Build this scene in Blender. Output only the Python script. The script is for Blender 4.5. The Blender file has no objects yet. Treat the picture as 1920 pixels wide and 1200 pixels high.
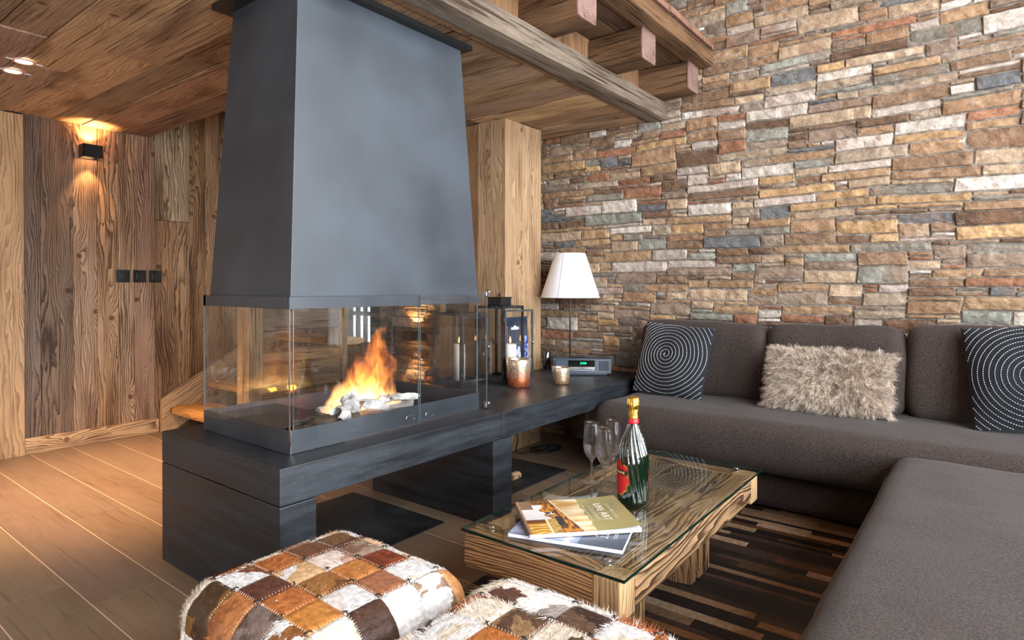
import bpy, bmesh, math, random
import numpy as np
from mathutils import Vector, Matrix, noise, Euler
PI = math.pi
SC = bpy.context.scene
C = SC.collection
random.seed(7)
rng = np.random.default_rng(7)

# ---------------------------------------------------------------- camera
cam = bpy.data.cameras.new('camera'); camo = bpy.data.objects.new('camera', cam); C.objects.link(camo)
R_ = Vector((0.6114568, -0.7912761, 0.00164565)); U_ = Vector((0.00578257, 0.00654813, 0.99996184)); F_ = Vector((0.79125668, 0.61142395, -0.00857951))
camo.matrix_world = Matrix(((R_.x, U_.x, -F_.x, 0), (R_.y, U_.y, -F_.y, 0), (R_.z, U_.z, -F_.z, 1.15), (0, 0, 0, 1)))
cam.sensor_width = 36; cam.lens = 1152.0 * 36 / 1920; cam.shift_y = -52.6 / 1920
cam.clip_start = 0.05
SC.camera = camo
# ---------------------------------------------------------------- world, exposure
w = bpy.data.worlds.new('world'); SC.world = w; w.use_nodes = True
w.node_tree.nodes['Background'].inputs[0].default_value = (0.75, 0.86, 1.0, 1)
w.node_tree.nodes['Background'].inputs[1].default_value = 0.5
SC.view_settings.view_transform = 'Standard'; SC.view_settings.look = 'None'
SC.view_settings.gamma = 1; SC.view_settings.exposure = 0.55
try: SC.view_settings.use_curve_mapping = False
except Exception: pass

# ---------------------------------------------------------------- light through the windows, plus an added side lamp
def area_light(name, loc, rot, sx, sy, power, col):
    l = bpy.data.lights.new(name, 'AREA'); l.shape = 'RECTANGLE'; l.size = sx; l.size_y = sy; l.energy = power; l.color = col
    o = bpy.data.objects.new(name, l); C.objects.link(o); o.location = loc; o.rotation_euler = rot
    return o
XLW = -2.60
WINX = [(-1.9, -0.75), (-0.45, 0.7), (1.0, 2.15), (2.45, 3.6)]
for k, (a, b) in enumerate(WINX):
    area_light('day_and_fill_light', ((a + b) / 2, -2.78, 1.25), (PI / 2, 0, 0), b - a, 2.1, 120, (0.88, 0.94, 1.0))
    area_light('day_and_fill_light', ((a + b) / 2, -2.78, 3.35), (PI / 2, 0, 0), b - a, 1.5, 85, (0.88, 0.94, 1.0))

area_light('day_and_fill_light', (XLW, 3.3, 1.3), (PI / 2, 0, -PI / 2), 2.4, 1.9, 30, (.95, .96, 1.0))  # added fill lamp that brightens the boards and ceiling on the left
# ---------------------------------------------------------------- helpers
def lin(c):
    return tuple((x / 12.92 if x <= 0.04045 else ((x + 0.055) / 1.055) ** 2.4) for x in (v / 255.0 for v in c))
def L4(c): return lin(c) + (1.0,)
def tag(o, label=None, cat=None, group=None, kind=None):
    if label: o['label'] = label
    if cat: o['category'] = cat
    if group: o['group'] = group
    if kind: o['kind'] = kind
    return o
def thing(name, label, cat, loc=(0, 0, 0), rotz=0.0, group=None, rot=None):
    o = bpy.data.objects.new(name, None); C.objects.link(o); o.location = loc
    o.rotation_euler = rot if rot else (0, 0, rotz); o.empty_display_size = 0.1
    return tag(o, label, cat, group)
def copy_tree(o, parent=None):
    c = o.copy(); C.objects.link(c); c.parent = parent
    for ch in list(o.children): copy_tree(ch, c)
    return c

class MB:
    """mesh builder with per-vertex grain coordinate and tone"""
    def __init__(s): s.v = []; s.f = []; s.gc = []; s.tn = []; s.sm = []
    def add(s, vs, fs, tone=(1, 1, 1), gcs=None, smooth=False):
        n = len(s.v); s.v += [tuple(p) for p in vs]
        s.f += [tuple(i + n for i in f) for f in fs]
        s.gc += [tuple(g) for g in (gcs if gcs is not None else vs)]
        if len(vs) and isinstance(tone, list): s.tn += tone
        else: s.tn += [tone] * len(vs)
        s.sm += [smooth] * len(fs)
        return s
    def box(s, lo, hi, axis=2, tone=(1, 1, 1), off=None, M=None):
        x0, y0, z0 = lo; x1, y1, z1 = hi
        vs = [(x, y, z) for z in (z0, z1) for y in (y0, y1) for x in (x0, x1)]
        fs = [(0, 2, 3, 1), (4, 5, 7, 6), (0, 1, 5, 4), (2, 6, 7, 3), (0, 4, 6, 2), (1, 3, 7, 5)]
        dims = [x1 - x0, y1 - y0, z1 - z0]
        oth = [a for a in range(3) if a != axis]; oth.sort(key=lambda a: -dims[a])
        if off is None: off = (random.uniform(-40, 40), random.uniform(-40, 40), random.uniform(-5, 5))
        g = [(p[axis] + off[0], p[oth[0]] + off[1], p[oth[1]] + off[2]) for p in vs]
        if M is not None: vs = [tuple(M @ Vector(p)) for p in vs]
        return s.add(vs, fs, tone, g)
    def grid(s, lo, hi, n, axis, tone, amp=0.004, freq=6.0, off=None, rough=1.0):
        """subdivided, slightly wavy box (hewn timber)"""
        lo = Vector(lo); hi = Vector(hi)
        oth = [a for a in range(3) if a != axis]
        dims = hi - lo; oth.sort(key=lambda a: -dims[a])
        if off is None: off = (random.uniform(-40, 40), random.uniform(-40, 40), random.uniform(-5, 5))
        sd = random.uniform(0, 50)
        K = 5; ring = []
        for k in range(K): ring.append((k / K, 0))
        for k in range(K): ring.append((1, k / K))
        for k in range(K): ring.append((1 - k / K, 1))
        for k in range(K): ring.append((0, 1 - k / K))
        m = len(ring); vs = []; g = []; fs = []
        for i in range(n + 1):
            t = i / n
            for (a, b) in ring:
                p = Vector((0, 0, 0)); p[axis] = lo[axis] + dims[axis] * t
                p[oth[0]] = lo[oth[0]] + dims[oth[0]] * a; p[oth[1]] = lo[oth[1]] + dims[oth[1]] * b
                g.append((p[axis] + off[0], p[oth[0]] + off[1], p[oth[1]] + off[2]))
                ca, cb = a - .5, b - .5
                corner = max(0, abs(ca) + abs(cb) - .82) * 2.2
                q = Vector((p.x * (1 if axis != 0 else .35), p.y * (1 if axis != 1 else .35), p.z * (1 if axis != 2 else .35))) * freq + Vector((sd, 0, 0))
                nv = noise.noise_vector(q)
                e = nv * amp; e[axis] *= 0.3
                e[oth[0]] -= ca * corner * .05 * rough * (1 + nv.x); e[oth[1]] -= cb * corner * .05 * rough * (1 + nv.y)
                vs.append(tuple(p + e))
        for i in range(n):
            for k in range(m):
                k2 = (k + 1) % m
                fs.append((i * m + k, i * m + k2, (i + 1) * m + k2, (i + 1) * m + k))
        fs.append(tuple(range(m - 1, -1, -1))); fs.append(tuple(n * m + k for k in range(m)))
        return s.add(vs, fs, tone, g)
    def lathe(s, prof, c=(0, 0, 0), n=40, tone=(1, 1, 1), twist=None, cap=True):
        vs = []; fs = []
        for (r, z) in prof:
            for k in range(n):
                a = 2 * PI * k / n; rr = r
                if twist: rr = twist(r, z, a)
                vs.append((c[0] + rr * math.cos(a), c[1] + rr * math.sin(a), c[2] + z))
        m = len(prof)
        for i in range(m - 1):
            for k in range(n):
                k2 = (k + 1) % n
                fs.append((i * n + k, i * n + k2, (i + 1) * n + k2, (i + 1) * n + k))
        s.add(vs, fs, tone, None, True)
        if cap:
            base = len(s.v) - len(vs)
            if prof[0][0] > 1e-5: s.f.append(tuple(base + k for k in range(n - 1, -1, -1))); s.sm.append(False)
            if prof[-1][0] > 1e-5: s.f.append(tuple(base + (m - 1) * n + k for k in range(n))); s.sm.append(False)
        return s
    def tube(s, pts, r, n=8, tone=(1, 1, 1)):
        pts = [Vector(p) for p in pts]; vs = []; fs = []
        up = Vector((0, 0, 1))
        for i, p in enumerate(pts):
            d = (pts[min(i + 1, len(pts) - 1)] - pts[max(i - 1, 0)]).normalized()
            u = d.cross(up if abs(d.z) < .95 else Vector((1, 0, 0))).normalized(); v = d.cross(u)
            rr = r[i] if isinstance(r, (list, tuple)) else r
            for k in range(n):
                a = 2 * PI * k / n; vs.append(tuple(p + (u * math.cos(a) + v * math.sin(a)) * rr))
        for i in range(len(pts) - 1):
            for k in range(n):
                k2 = (k + 1) % n; fs.append((i * n + k, i * n + k2, (i + 1) * n + k2, (i + 1) * n + k))
        fs.append(tuple(range(n - 1, -1, -1))); fs.append(tuple((len(pts) - 1) * n + k for k in range(n)))
        return s.add(vs, fs, tone, None, True)
    def build(s, name, mat, parent=None, bevel=0, smooth=None, segs=2):
        me = bpy.data.meshes.new(name); me.from_pydata(s.v, [], s.f)
        a = me.attributes.new('gc', 'FLOAT_VECTOR', 'POINT'); a.data.foreach_set('vector', np.array(s.gc, 'f').ravel())
        t = me.attributes.new('tone', 'FLOAT_COLOR', 'POINT')
        t.data.foreach_set('color', np.array([tuple(c)[:3] + (1.0,) for c in s.tn], 'f').ravel())
        sm = s.sm if smooth is None else [smooth] * len(s.f)
        me.polygons.foreach_set('use_smooth', np.array(sm[:len(me.polygons)], dtype=bool))
        me.materials.append(mat); me.update()
        o = bpy.data.objects.new(name, me); C.objects.link(o); o.parent = parent
        if bevel:
            b = o.modifiers.new('bevel', 'BEVEL'); b.width = bevel; b.segments = segs; b.limit_method = 'ANGLE'; b.angle_limit = math.radians(40)
        return o
def struct(o, label=None): return tag(o, label, None, None, 'structure')
def text_mesh(name, s, size, mat, parent, M, extrude=0.0006, align='CENTER', shear=0.0, space=1.0):
    cu = bpy.data.curves.new(name, 'FONT'); cu.body = s; cu.size = size; cu.extrude = extrude; cu.align_x = align; cu.align_y = 'CENTER'; cu.shear = shear; cu.space_character = space
    t = bpy.data.objects.new(name, cu); C.objects.link(t)
    dg = bpy.context.evaluated_depsgraph_get(); dg.update()
    me = bpy.data.meshes.new_from_object(t.evaluated_get(dg)); bpy.data.objects.remove(t)
    me.transform(M); me.materials.clear(); me.materials.append(mat)
    o = bpy.data.objects.new(name, me); C.objects.link(o); o.parent = parent
    return o

# ---------------------------------------------------------------- materials
def new_mat(name):
    m = bpy.data.materials.new(name); m.use_nodes = True; nt = m.node_tree
    return m, nt, nt.nodes['Principled BSDF'], nt.nodes['Material Output']
def N(nt, typ, **kw):
    n = nt.nodes.new(typ)
    for k, v in kw.items():
        if k.startswith('i_'):
            key = k[2:]; n.inputs[int(key) if key.isdigit() else key.replace('_', ' ')].default_value = v
        else: setattr(n, k, v)
    return n
def M2(nt, op, a, b=None, c=None):
    n = nt.nodes.new('ShaderNodeMath'); n.operation = op
    for i, x in enumerate((a, b, c)):
        if x is None: continue
        if isinstance(x, (int, float)): n.inputs[i].default_value = x
        else: nt.links.new(x, n.inputs[i])
    return n.outputs[0]
def ramp(nt, fac, stops):
    r = nt.nodes.new('ShaderNodeValToRGB'); nt.links.new(fac, r.inputs[0])
    while len(r.color_ramp.elements) < len(stops): r.color_ramp.elements.new(.5)
    for e, (p, c) in zip(r.color_ramp.elements, stops): e.position = p; e.color = c if len(c) == 4 else tuple(c) + (1,)
    return r.outputs[0]
def vmul(nt, v, s):
    n = nt.nodes.new('ShaderNodeVectorMath'); n.operation = 'MULTIPLY'; nt.links.new(v, n.inputs[0]); n.inputs[1].default_value = s; return n.outputs[0]
def mixc(nt, fac, a, b, mode='MIX'):
    n = nt.nodes.new('ShaderNodeMix'); n.data_type = 'RGBA'; n.blend_type = mode
    for s, x in ((n.inputs[0], fac), (n.inputs[6], a), (n.inputs[7], b)):
        if isinstance(x, (int, float)): s.default_value = x
        elif isinstance(x, tuple): s.default_value = x
        else: nt.links.new(x, s)
    return n.outputs[2]
def attr(nt, name, out='Vector'):
    a = nt.nodes.new('ShaderNodeAttribute'); a.attribute_name = name; return a.outputs[out]
def simple(name, col, rough=.5, metal=0, spec=.5, **kw):
    m, nt, p, o = new_mat(name); p.inputs['Base Color'].default_value = L4(col); p.inputs['Roughness'].default_value = rough
    p.inputs['Metallic'].default_value = metal; p.inputs['Specular IOR Level'].default_value = spec
    for k, v in kw.items(): p.inputs[k.replace('_', ' ')].default_value = v
    return m
def wood(name, K=55., amp=3.2, line=.55, fibre=.35, knots=1.0, rough=.62, bump=.5, dark=.30, stain=.4, spec=.3, gain=1.0, crack=.5):
    m, nt, p, o = new_mat(name); lk = nt.links.new
    gc = attr(nt, 'gc'); tone = mixc(nt, 1., attr(nt, 'tone', 'Color'), (gain, gain, gain, 1), 'MULTIPLY')
    # knots: distance in metres to scattered points
    sc = (1.7, 4.6, 1.2)
    S = vmul(nt, gc, sc)
    v = N(nt, 'ShaderNodeTexVoronoi', i_Scale=1.0); lk(S, v.inputs['Vector'])
    sub = N(nt, 'ShaderNodeVectorMath', operation='SUBTRACT'); lk(S, sub.inputs[0]); lk(v.outputs['Position'], sub.inputs[1])
    D = vmul(nt, sub.outputs[0], (1 / sc[0], 1 / sc[1], .0))
    nz = N(nt, 'ShaderNodeTexNoise', i_Scale=30.); lk(gc, nz.inputs['Vector'])
    ln = N(nt, 'ShaderNodeVectorMath', operation='LENGTH'); lk(D, ln.inputs[0])
    dist = M2(nt, 'ADD', ln.outputs['Value'], M2(nt, 'MULTIPLY', M2(nt, 'SUBTRACT', nz.outputs[0], .5), .012))
    sel = N(nt, 'ShaderNodeSeparateColor'); lk(v.outputs['Color'], sel.inputs[0])
    on = M2(nt, 'GREATER_THAN', sel.outputs[0], 1 - .55 * knots)
    Dl = vmul(nt, D, (.33, 1., 0)); l2 = N(nt, 'ShaderNodeVectorMath', operation='LENGTH'); lk(Dl, l2.inputs[0])
    bulge = M2(nt, 'MULTIPLY', M2(nt, 'EXPONENT', M2(nt, 'MULTIPLY', M2(nt, 'MULTIPLY', l2.outputs['Value'], -1 / .035), 1.0)), on)
    # ring field
    n1 = N(nt, 'ShaderNodeTexNoise', i_Scale=1., i_Detail=2.); lk(vmul(nt, gc, (.75, 5., 5.)), n1.inputs['Vector'])
    sp = N(nt, 'ShaderNodeSeparateXYZ'); lk(gc, sp.inputs[0])
    n1b = N(nt, 'ShaderNodeTexNoise', i_Scale=1., i_Detail=3.); lk(vmul(nt, gc, (4., 22., 22.)), n1b.inputs['Vector'])
    f = M2(nt, 'ADD', M2(nt, 'MULTIPLY', M2(nt, 'ADD', sp.outputs[1], sp.outputs[2]), K), M2(nt, 'MULTIPLY', n1.outputs[0], amp * 6))
    f = M2(nt, 'ADD', f, M2(nt, 'MULTIPLY', bulge, 5.0))
    f = M2(nt, 'ADD', f, M2(nt, 'MULTIPLY', n1b.outputs[0], 2.4))
    fr = M2(nt, 'FRACT', f)
    lines = M2(nt, 'POWER', fr, 2.2)
    lm = N(nt, 'ShaderNodeTexNoise', i_Scale=1.); lk(vmul(nt, gc, (.9, 9., 9.)), lm.inputs['Vector'])
    lstr = M2(nt, 'MULTIPLY', lines, M2(nt, 'MULTIPLY', lm.outputs[0], 2 * line))
    fb = N(nt, 'ShaderNodeTexNoise', i_Scale=1., i_Detail=3.); lk(vmul(nt, gc, (5., 260., 260.)), fb.inputs['Vector'])
    fstr = M2(nt, 'MULTIPLY', fb.outputs[0], fibre)
    st = N(nt, 'ShaderNodeTexNoise', i_Scale=1., i_Detail=4.); lk(vmul(nt, gc, (1.6, 7., 7.)), st.inputs['Vector'])
    stn = N(nt, 'ShaderNodeMapRange', i_1=.48, i_2=.75, i_3=0., i_4=stain); lk(st.outputs[0], stn.inputs[0])
    ck = N(nt, 'ShaderNodeTexNoise', i_Scale=1., i_Detail=2.); lk(vmul(nt, gc, (1.8, 75., 75.)), ck.inputs['Vector'])
    ckm = N(nt, 'ShaderNodeMapRange', i_1=.60, i_2=.70, i_3=0., i_4=crack); lk(ck.outputs[0], ckm.inputs[0])
    fstr = M2(nt, 'ADD', fstr, ckm.outputs[0])
    tot = M2(nt, 'ADD', M2(nt, 'ADD', lstr, fstr), stn.outputs[0]); 
    cl = nt.nodes.new('ShaderNodeClamp'); lk(M2(nt, 'SUBTRACT', tot, fibre * .45), cl.inputs[0])
    darkc = mixc(nt, 1.0, tone, (dark, dark * .82, dark * .70, 1), 'MULTIPLY')
    c = mixc(nt, cl.outputs[0], tone, darkc)
    km = N(nt, 'ShaderNodeMapRange', i_1=.024, i_2=.012, i_3=0., i_4=1.); lk(dist, km.inputs[0])
    c = mixc(nt, M2(nt, 'MULTIPLY', M2(nt, 'MULTIPLY', km.outputs[0], on), .8), c, mixc(nt, 1., tone, (.22, .13, .08, 1), 'MULTIPLY'))
    lk(c, p.inputs['Base Color']); p.inputs['Roughness'].default_value = rough; p.inputs['Specular IOR Level'].default_value = spec
    h = M2(nt, 'SUBTRACT', 1., M2(nt, 'ADD', M2(nt, 'MULTIPLY', lstr, 1.), M2(nt, 'MULTIPLY', fstr, 1.)))
    b = N(nt, 'ShaderNodeBump', i_Strength=bump, i_Distance=.004); lk(h, b.inputs['Height']); lk(b.outputs[0], p.inputs['Normal'])
    return m
W_old = wood('weathered_wood', K=60, amp=2.6, line=.95, fibre=.75, dark=.24, stain=.75, bump=.7, gain=1.45)
W_ceil = wood('ceiling_wood', K=45, amp=1.9, line=.38, fibre=1.1, crack=.7, dark=.26, stain=.8, bump=.7, knots=.5, gain=1.75)
W_pine = wood('honey_pine', K=42, amp=2.4, line=.65, fibre=.5, dark=.34, stain=.6, gain=.86, bump=.3, knots=1.)
W_beam = wood('hewn_beam_wood', K=50, amp=1.5, crack=1., line=.3, fibre=1.2, dark=.25, stain=.8, bump=1.6, knots=.3, gain=1.0)
W_table = wood('table_wood', K=75, amp=3.6, line=1.5, fibre=.55, dark=.16, stain=.35, bump=.9, knots=.3, gain=.92)

def stone_mat():
    m, nt, p, o = new_mat('slate_stone'); lk = nt.links.new
    tone = attr(nt, 'tone', 'Color'); gc = attr(nt, 'gc')
    a = N(nt, 'ShaderNodeTexNoise', i_Scale=14., i_Detail=7., i_Roughness=.7); lk(gc, a.inputs['Vector'])
    b = N(nt, 'ShaderNodeTexNoise', i_Scale=70., i_Detail=5.); lk(gc, b.inputs['Vector'])
    v = mixc(nt, ramp(nt, a.outputs[0], [(.36, (0, 0, 0, 1)), (.64, (1, 1, 1, 1))]), mixc(nt, 1., tone, (.66, .61, .57, 1), 'MULTIPLY'), mixc(nt, 1., tone, (1.2, 1.17, 1.12, 1), 'MULTIPLY'))
    v = mixc(nt, ramp(nt, b.outputs[0], [(.35, (.5, .5, .5, 1)), (.6, (0, 0, 0, 1))]), v, mixc(nt, 1., v, (.7, .66, .63, 1), 'MULTIPLY'))
    e = N(nt, 'ShaderNodeTexNoise', i_Scale=7., i_Detail=8., i_Roughness=.75); lk(vmul(nt, gc, (1, 1, 1.8)), e.inputs['Vector'])
    v = mixc(nt, ramp(nt, e.outputs[0], [(.60, (0, 0, 0, 1)), (.68, (.65, .65, .65, 1))]), v, L4((205, 196, 184)))
    r = N(nt, 'ShaderNodeTexNoise', i_Scale=4.5, i_Detail=4.); lk(gc, r.inputs['Vector'])
    v = mixc(nt, ramp(nt, r.outputs[0], [(.56, (0, 0, 0, 1)), (.72, (.5, .5, .5, 1))]), v, L4((146, 104, 74)))
    lk(v, p.inputs['Base Color']); p.inputs['Roughness'].default_value = .75; p.inputs['Specular IOR Level'].default_value = .25
    hb = N(nt, 'ShaderNodeTexNoise', i_Scale=28., i_Detail=8., i_Roughness=.65); lk(vmul(nt, gc, (1, 1, 2.2)), hb.inputs['Vector'])
    bm_ = N(nt, 'ShaderNodeBump', i_Strength=.9, i_Distance=.012); lk(hb.outputs[0], bm_.inputs['Height']); lk(bm_.outputs[0], p.inputs['Normal'])
    return m
M_stone = stone_mat()

def noisy(name, c1, c2, scale, rough=(.4, .6), metal=0, bump=.1, dist=.002, stretch=(1, 1, 1), detail=6, spec=.5, contrast=(.35, .65), coord='Object'):
    m, nt, p, o = new_mat(name); lk = nt.links.new
    tc = nt.nodes.new('ShaderNodeTexCoord'); v = vmul(nt, tc.outputs[coord], stretch)
    n = N(nt, 'ShaderNodeTexNoise', i_Scale=scale, i_Detail=detail); lk(v, n.inputs['Vector'])
    lk(ramp(nt, n.outputs[0], [(contrast[0], L4(c1)), (contrast[1], L4(c2))]), p.inputs['Base Color'])
    mr = N(nt, 'ShaderNodeMapRange', i_1=.3, i_2=.7, i_3=rough[0], i_4=rough[1]); lk(n.outputs[0], mr.inputs[0]); lk(mr.outputs[0], p.inputs['Roughness'])
    p.inputs['Metallic'].default_value = metal; p.inputs['Specular IOR Level'].default_value = spec
    if bump:
        b = N(nt, 'ShaderNodeBump', i_Strength=bump, i_Distance=dist); lk(n.outputs[0], b.inputs['Height']); lk(b.outputs[0], p.inputs['Normal'])
    return m
M_mortar = noisy('mortar', (92, 84, 76), (156, 146, 134), 30, (.8, .9), bump=.8, dist=.01)
M_hood = noisy('satin_steel_hood', (45, 50, 56), (60, 67, 75), 2.2, (.38, .5), bump=.02, spec=.6, detail=8)
M_trim = noisy('dark_steel_trim', (46, 50, 56), (58, 63, 70), 3, (.35, .45), bump=.02, spec=.6)
def brushed():
    m, nt, p, o = new_mat('brushed_black_steel'); lk = nt.links.new
    tc = nt.nodes.new('ShaderNodeTexCoord')
    n = N(nt, 'ShaderNodeTexNoise', i_Scale=3., i_Detail=8.); lk(vmul(nt, tc.outputs['Object'], (1, 1, 10)), n.inputs['Vector'])
    n2 = N(nt, 'ShaderNodeTexNoise', i_Scale=30., i_Detail=8., i_Roughness=.8); lk(vmul(nt, tc.outputs['Object'], (1, 1, 7)), n2.inputs['Vector'])
    c = ramp(nt, n.outputs[0], [(.3, L4((26, 28, 31))), (.7, L4((42, 47, 53)))])
    sc = ramp(nt, n2.outputs[0], [(.56, (0, 0, 0, 1)), (.72, (.45, .45, .45, 1))])
    c = mixc(nt, sc, c, L4((110, 118, 125))); lk(c, p.inputs['Base Color'])
    mr = N(nt, 'ShaderNodeMapRange', i_1=.3, i_2=.7, i_3=.32, i_4=.52); lk(n.outputs[0], mr.inputs[0]); lk(mr.outputs[0], p.inputs['Roughness'])
    p.inputs['Specular IOR Level'].default_value = .6
    b = N(nt, 'ShaderNodeBump', i_Strength=.08, i_Distance=.002); lk(n2.outputs[0], b.inputs['Height']); lk(b.outputs[0], p.inputs['Normal'])
    return m
M_bench = brushed()
M_plate = noisy('scuffed_floor_plate', (22, 23, 25), (48, 50, 53), 6, (.4, .6), bump=.15, contrast=(.3, .75))
M_black = simple('black_metal', (24, 24, 25), .4)
M_lantern = noisy('lantern_iron', (38, 38, 40), (64, 66, 70), 12, (.35, .5), metal=.5, bump=.05)
M_chrome = simple('chrome', (205, 208, 212), .15, 1)
M_white = simple('white_plastic', (235, 236, 240), .45)
def fabric(name, c1, c2, scale=420.):
    m, nt, p, o = new_mat(name); lk = nt.links.new
    tc = nt.nodes.new('ShaderNodeTexCoord'); P = tc.outputs['Object']
    a = N(nt, 'ShaderNodeTexNoise', i_Scale=1., i_Detail=2.); lk(vmul(nt, P, (150, scale, 150)), a.inputs['Vector'])
    b = N(nt, 'ShaderNodeTexNoise', i_Scale=1., i_Detail=2.); lk(vmul(nt, P, (scale, 150, 150)), b.inputs['Vector'])
    c = N(nt, 'ShaderNodeTexNoise', i_Scale=1., i_Detail=2.); lk(vmul(nt, P, (150, 150, scale)), c.inputs['Vector'])
    s = M2(nt, 'DIVIDE', M2(nt, 'ADD', M2(nt, 'ADD', a.outputs[0], b.outputs[0]), c.outputs[0]), 3.)
    lk(ramp(nt, s, [(.40, L4(c1)), (.60, L4(c2))]), p.inputs['Base Color']); p.inputs['Roughness'].default_value = .9
    p.inputs['Specular IOR Level'].default_value = .2
    p.inputs['Sheen Weight'].default_value = .08; p.inputs['Sheen Roughness'].default_value = .5
    bb = N(nt, 'ShaderNodeBump', i_Strength=.5, i_Distance=.002); lk(s, bb.inputs['Height']); lk(bb.outputs[0], p.inputs['Normal'])
    return m
M_sofa = fabric('grey_brown_weave', (40, 34, 32), (80, 69, 64))
M_pillow = fabric('navy_black_cotton', (22, 24, 29), (40, 44, 52))
M_thread = simple('white_thread', (235, 235, 230), .7)
def tone_mat(name, rough=.6, spec=.3, bump=0., bscale=200., sheen=0, gain=1.0):
    m, nt, p, o = new_mat(name); lk = nt.links.new
    t = attr(nt, 'tone', 'Color'); gc = attr(nt, 'gc')
    n = N(nt, 'ShaderNodeTexNoise', i_Scale=bscale, i_Detail=3.); lk(gc, n.inputs['Vector'])
    c = mixc(nt, .55, t, mixc(nt, 1., t, ramp(nt, n.outputs[0], [(.3, (.45, .45, .45, 1)), (.7, (1.5, 1.5, 1.5, 1))]), 'MULTIPLY'))
    lk(c, p.inputs['Base Color']); p.inputs['Roughness'].default_value = rough; p.inputs['Specular IOR Level'].default_value = spec
    if sheen: p.inputs['Sheen Weight'].default_value = sheen
    if bump:
        b = N(nt, 'ShaderNodeBump', i_Strength=bump, i_Distance=.003); lk(n.outputs[0], b.inputs['Height']); lk(b.outputs[0], p.inputs['Normal'])
    return m
M_hide = tone_mat('cowhide', .45, .4, .35, 60.)
M_rug = tone_mat('hide_strips', .55, .35, .3, 60.)
M_fur = tone_mat('fur_strand', .5, .3, 0, 40.)
M_paint = tone_mat('printed_paper', .35, .5, 0, 5.)
def glassmat(name, tint=(1, 1, 1), refl=1.0, rough=0.0):
    m = bpy.data.materials.new(name); m.use_nodes = True; nt = m.node_tree; nt.nodes.clear(); lk = nt.links.new
    o = nt.nodes.new('ShaderNodeOutputMaterial'); t = N(nt, 'ShaderNodeBsdfTransparent'); t.inputs[0].default_value = tuple(tint) + (1,)
    g = N(nt, 'ShaderNodeBsdfGlossy'); g.inputs['Roughness'].default_value = rough
    ge = nt.nodes.new('ShaderNodeNewGeometry'); dt = N(nt, 'ShaderNodeVectorMath', operation='DOT_PRODUCT'); lk(ge.outputs['Normal'], dt.inputs[0]); lk(ge.outputs['Incoming'], dt.inputs[1])
    ft_ = M2(nt, 'ADD', M2(nt, 'MULTIPLY', M2(nt, 'POWER', M2(nt, 'SUBTRACT', 1., M2(nt, 'ABSOLUTE', dt.outputs['Value'])), 5.), .96), .04)
    mx = nt.nodes.new('ShaderNodeMixShader'); lk(M2(nt, 'MULTIPLY', ft_, refl), mx.inputs[0]); lk(t.outputs[0], mx.inputs[1]); lk(g.outputs[0], mx.inputs[2]); lk(mx.outputs[0], o.inputs[0])
    return m
M_glass = glassmat('clear_pane', (.97, .98, .98), 1.4)
M_tglass = glassmat('table_glass', (.94, .97, .95), .9)
M_flute = bpy.data.materials.new('crystal'); M_flute.use_nodes = True; _nt = M_flute.node_tree; _nt.nodes.clear()
_o = _nt.nodes.new('ShaderNodeOutputMaterial'); _t = _nt.nodes.new('ShaderNodeBsdfTransparent'); _g = _nt.nodes.new('ShaderNodeBsdfGlass'); _g.inputs['IOR'].default_value = 1.45; _g.inputs['Roughness'].default_value = 0.
_x = _nt.nodes.new('ShaderNodeMixShader'); _x.inputs[0].default_value = .6; _nt.links.new(_t.outputs[0], _x.inputs[1]); _nt.links.new(_g.outputs[0], _x.inputs[2]); _nt.links.new(_x.outputs[0], _o.inputs[0])
M_gedge = simple('dark_green_glass_edge', (10, 34, 30), .15)
def emis(name, col, st):
    m = bpy.data.materials.new(name); m.use_nodes = True; nt = m.node_tree; nt.nodes.clear()
    o = nt.nodes.new('ShaderNodeOutputMaterial'); e = nt.nodes.new('ShaderNodeEmission'); e.inputs[0].default_value = L4(col); e.inputs[1].default_value = st
    nt.links.new(e.outputs[0], o.inputs[0]); return m

# ================================================================ SETTING
XS = 4.02; YW = 5.18; HC = 2.306; YB = 1.87; ZT = 4.5; XL = -2.5; YN = -2.6
def jit(c, a=.12):
    l = lin(c); k = 1 + random.uniform(-a, a); return (l[0] * k, l[1] * k * (1 + random.uniform(-.03, .03)), l[2] * k * (1 + random.uniform(-.06, .06)))
# floor: oak planks running along Y with pale joints
def floor_mat():
    m = wood('oak_floor', K=16, amp=2.2, line=.22, fibre=.3, dark=.55, stain=.35, bump=.12, knots=.0, rough=.42, spec=.45); return m
mb = MB(); x = 0.58 - .24 * 14
while x < XS:
    y = YN - random.uniform(0, 1.5)
    while y < YW:
        l = random.uniform(1.6, 2.4)
        mb.box((x + .002, max(y, YN) + .001, -.03), (min(x + .238, XS), min(y + l, YW) - .001, 0), 1, jit((128, 108, 90), .10))
        y += l
    x += .24
f = mb.build('floor', floor_mat()); struct(f, 'wide oak plank floor with pale joints')
mb = MB(); mb.box((XL, YN, -.06), (XS, YW, -.0008)); sub = mb.build('floor', simple('floor_joint', (222, 190, 156), .7)); struct(sub, 'pale filler in the joints between floor planks')

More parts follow.
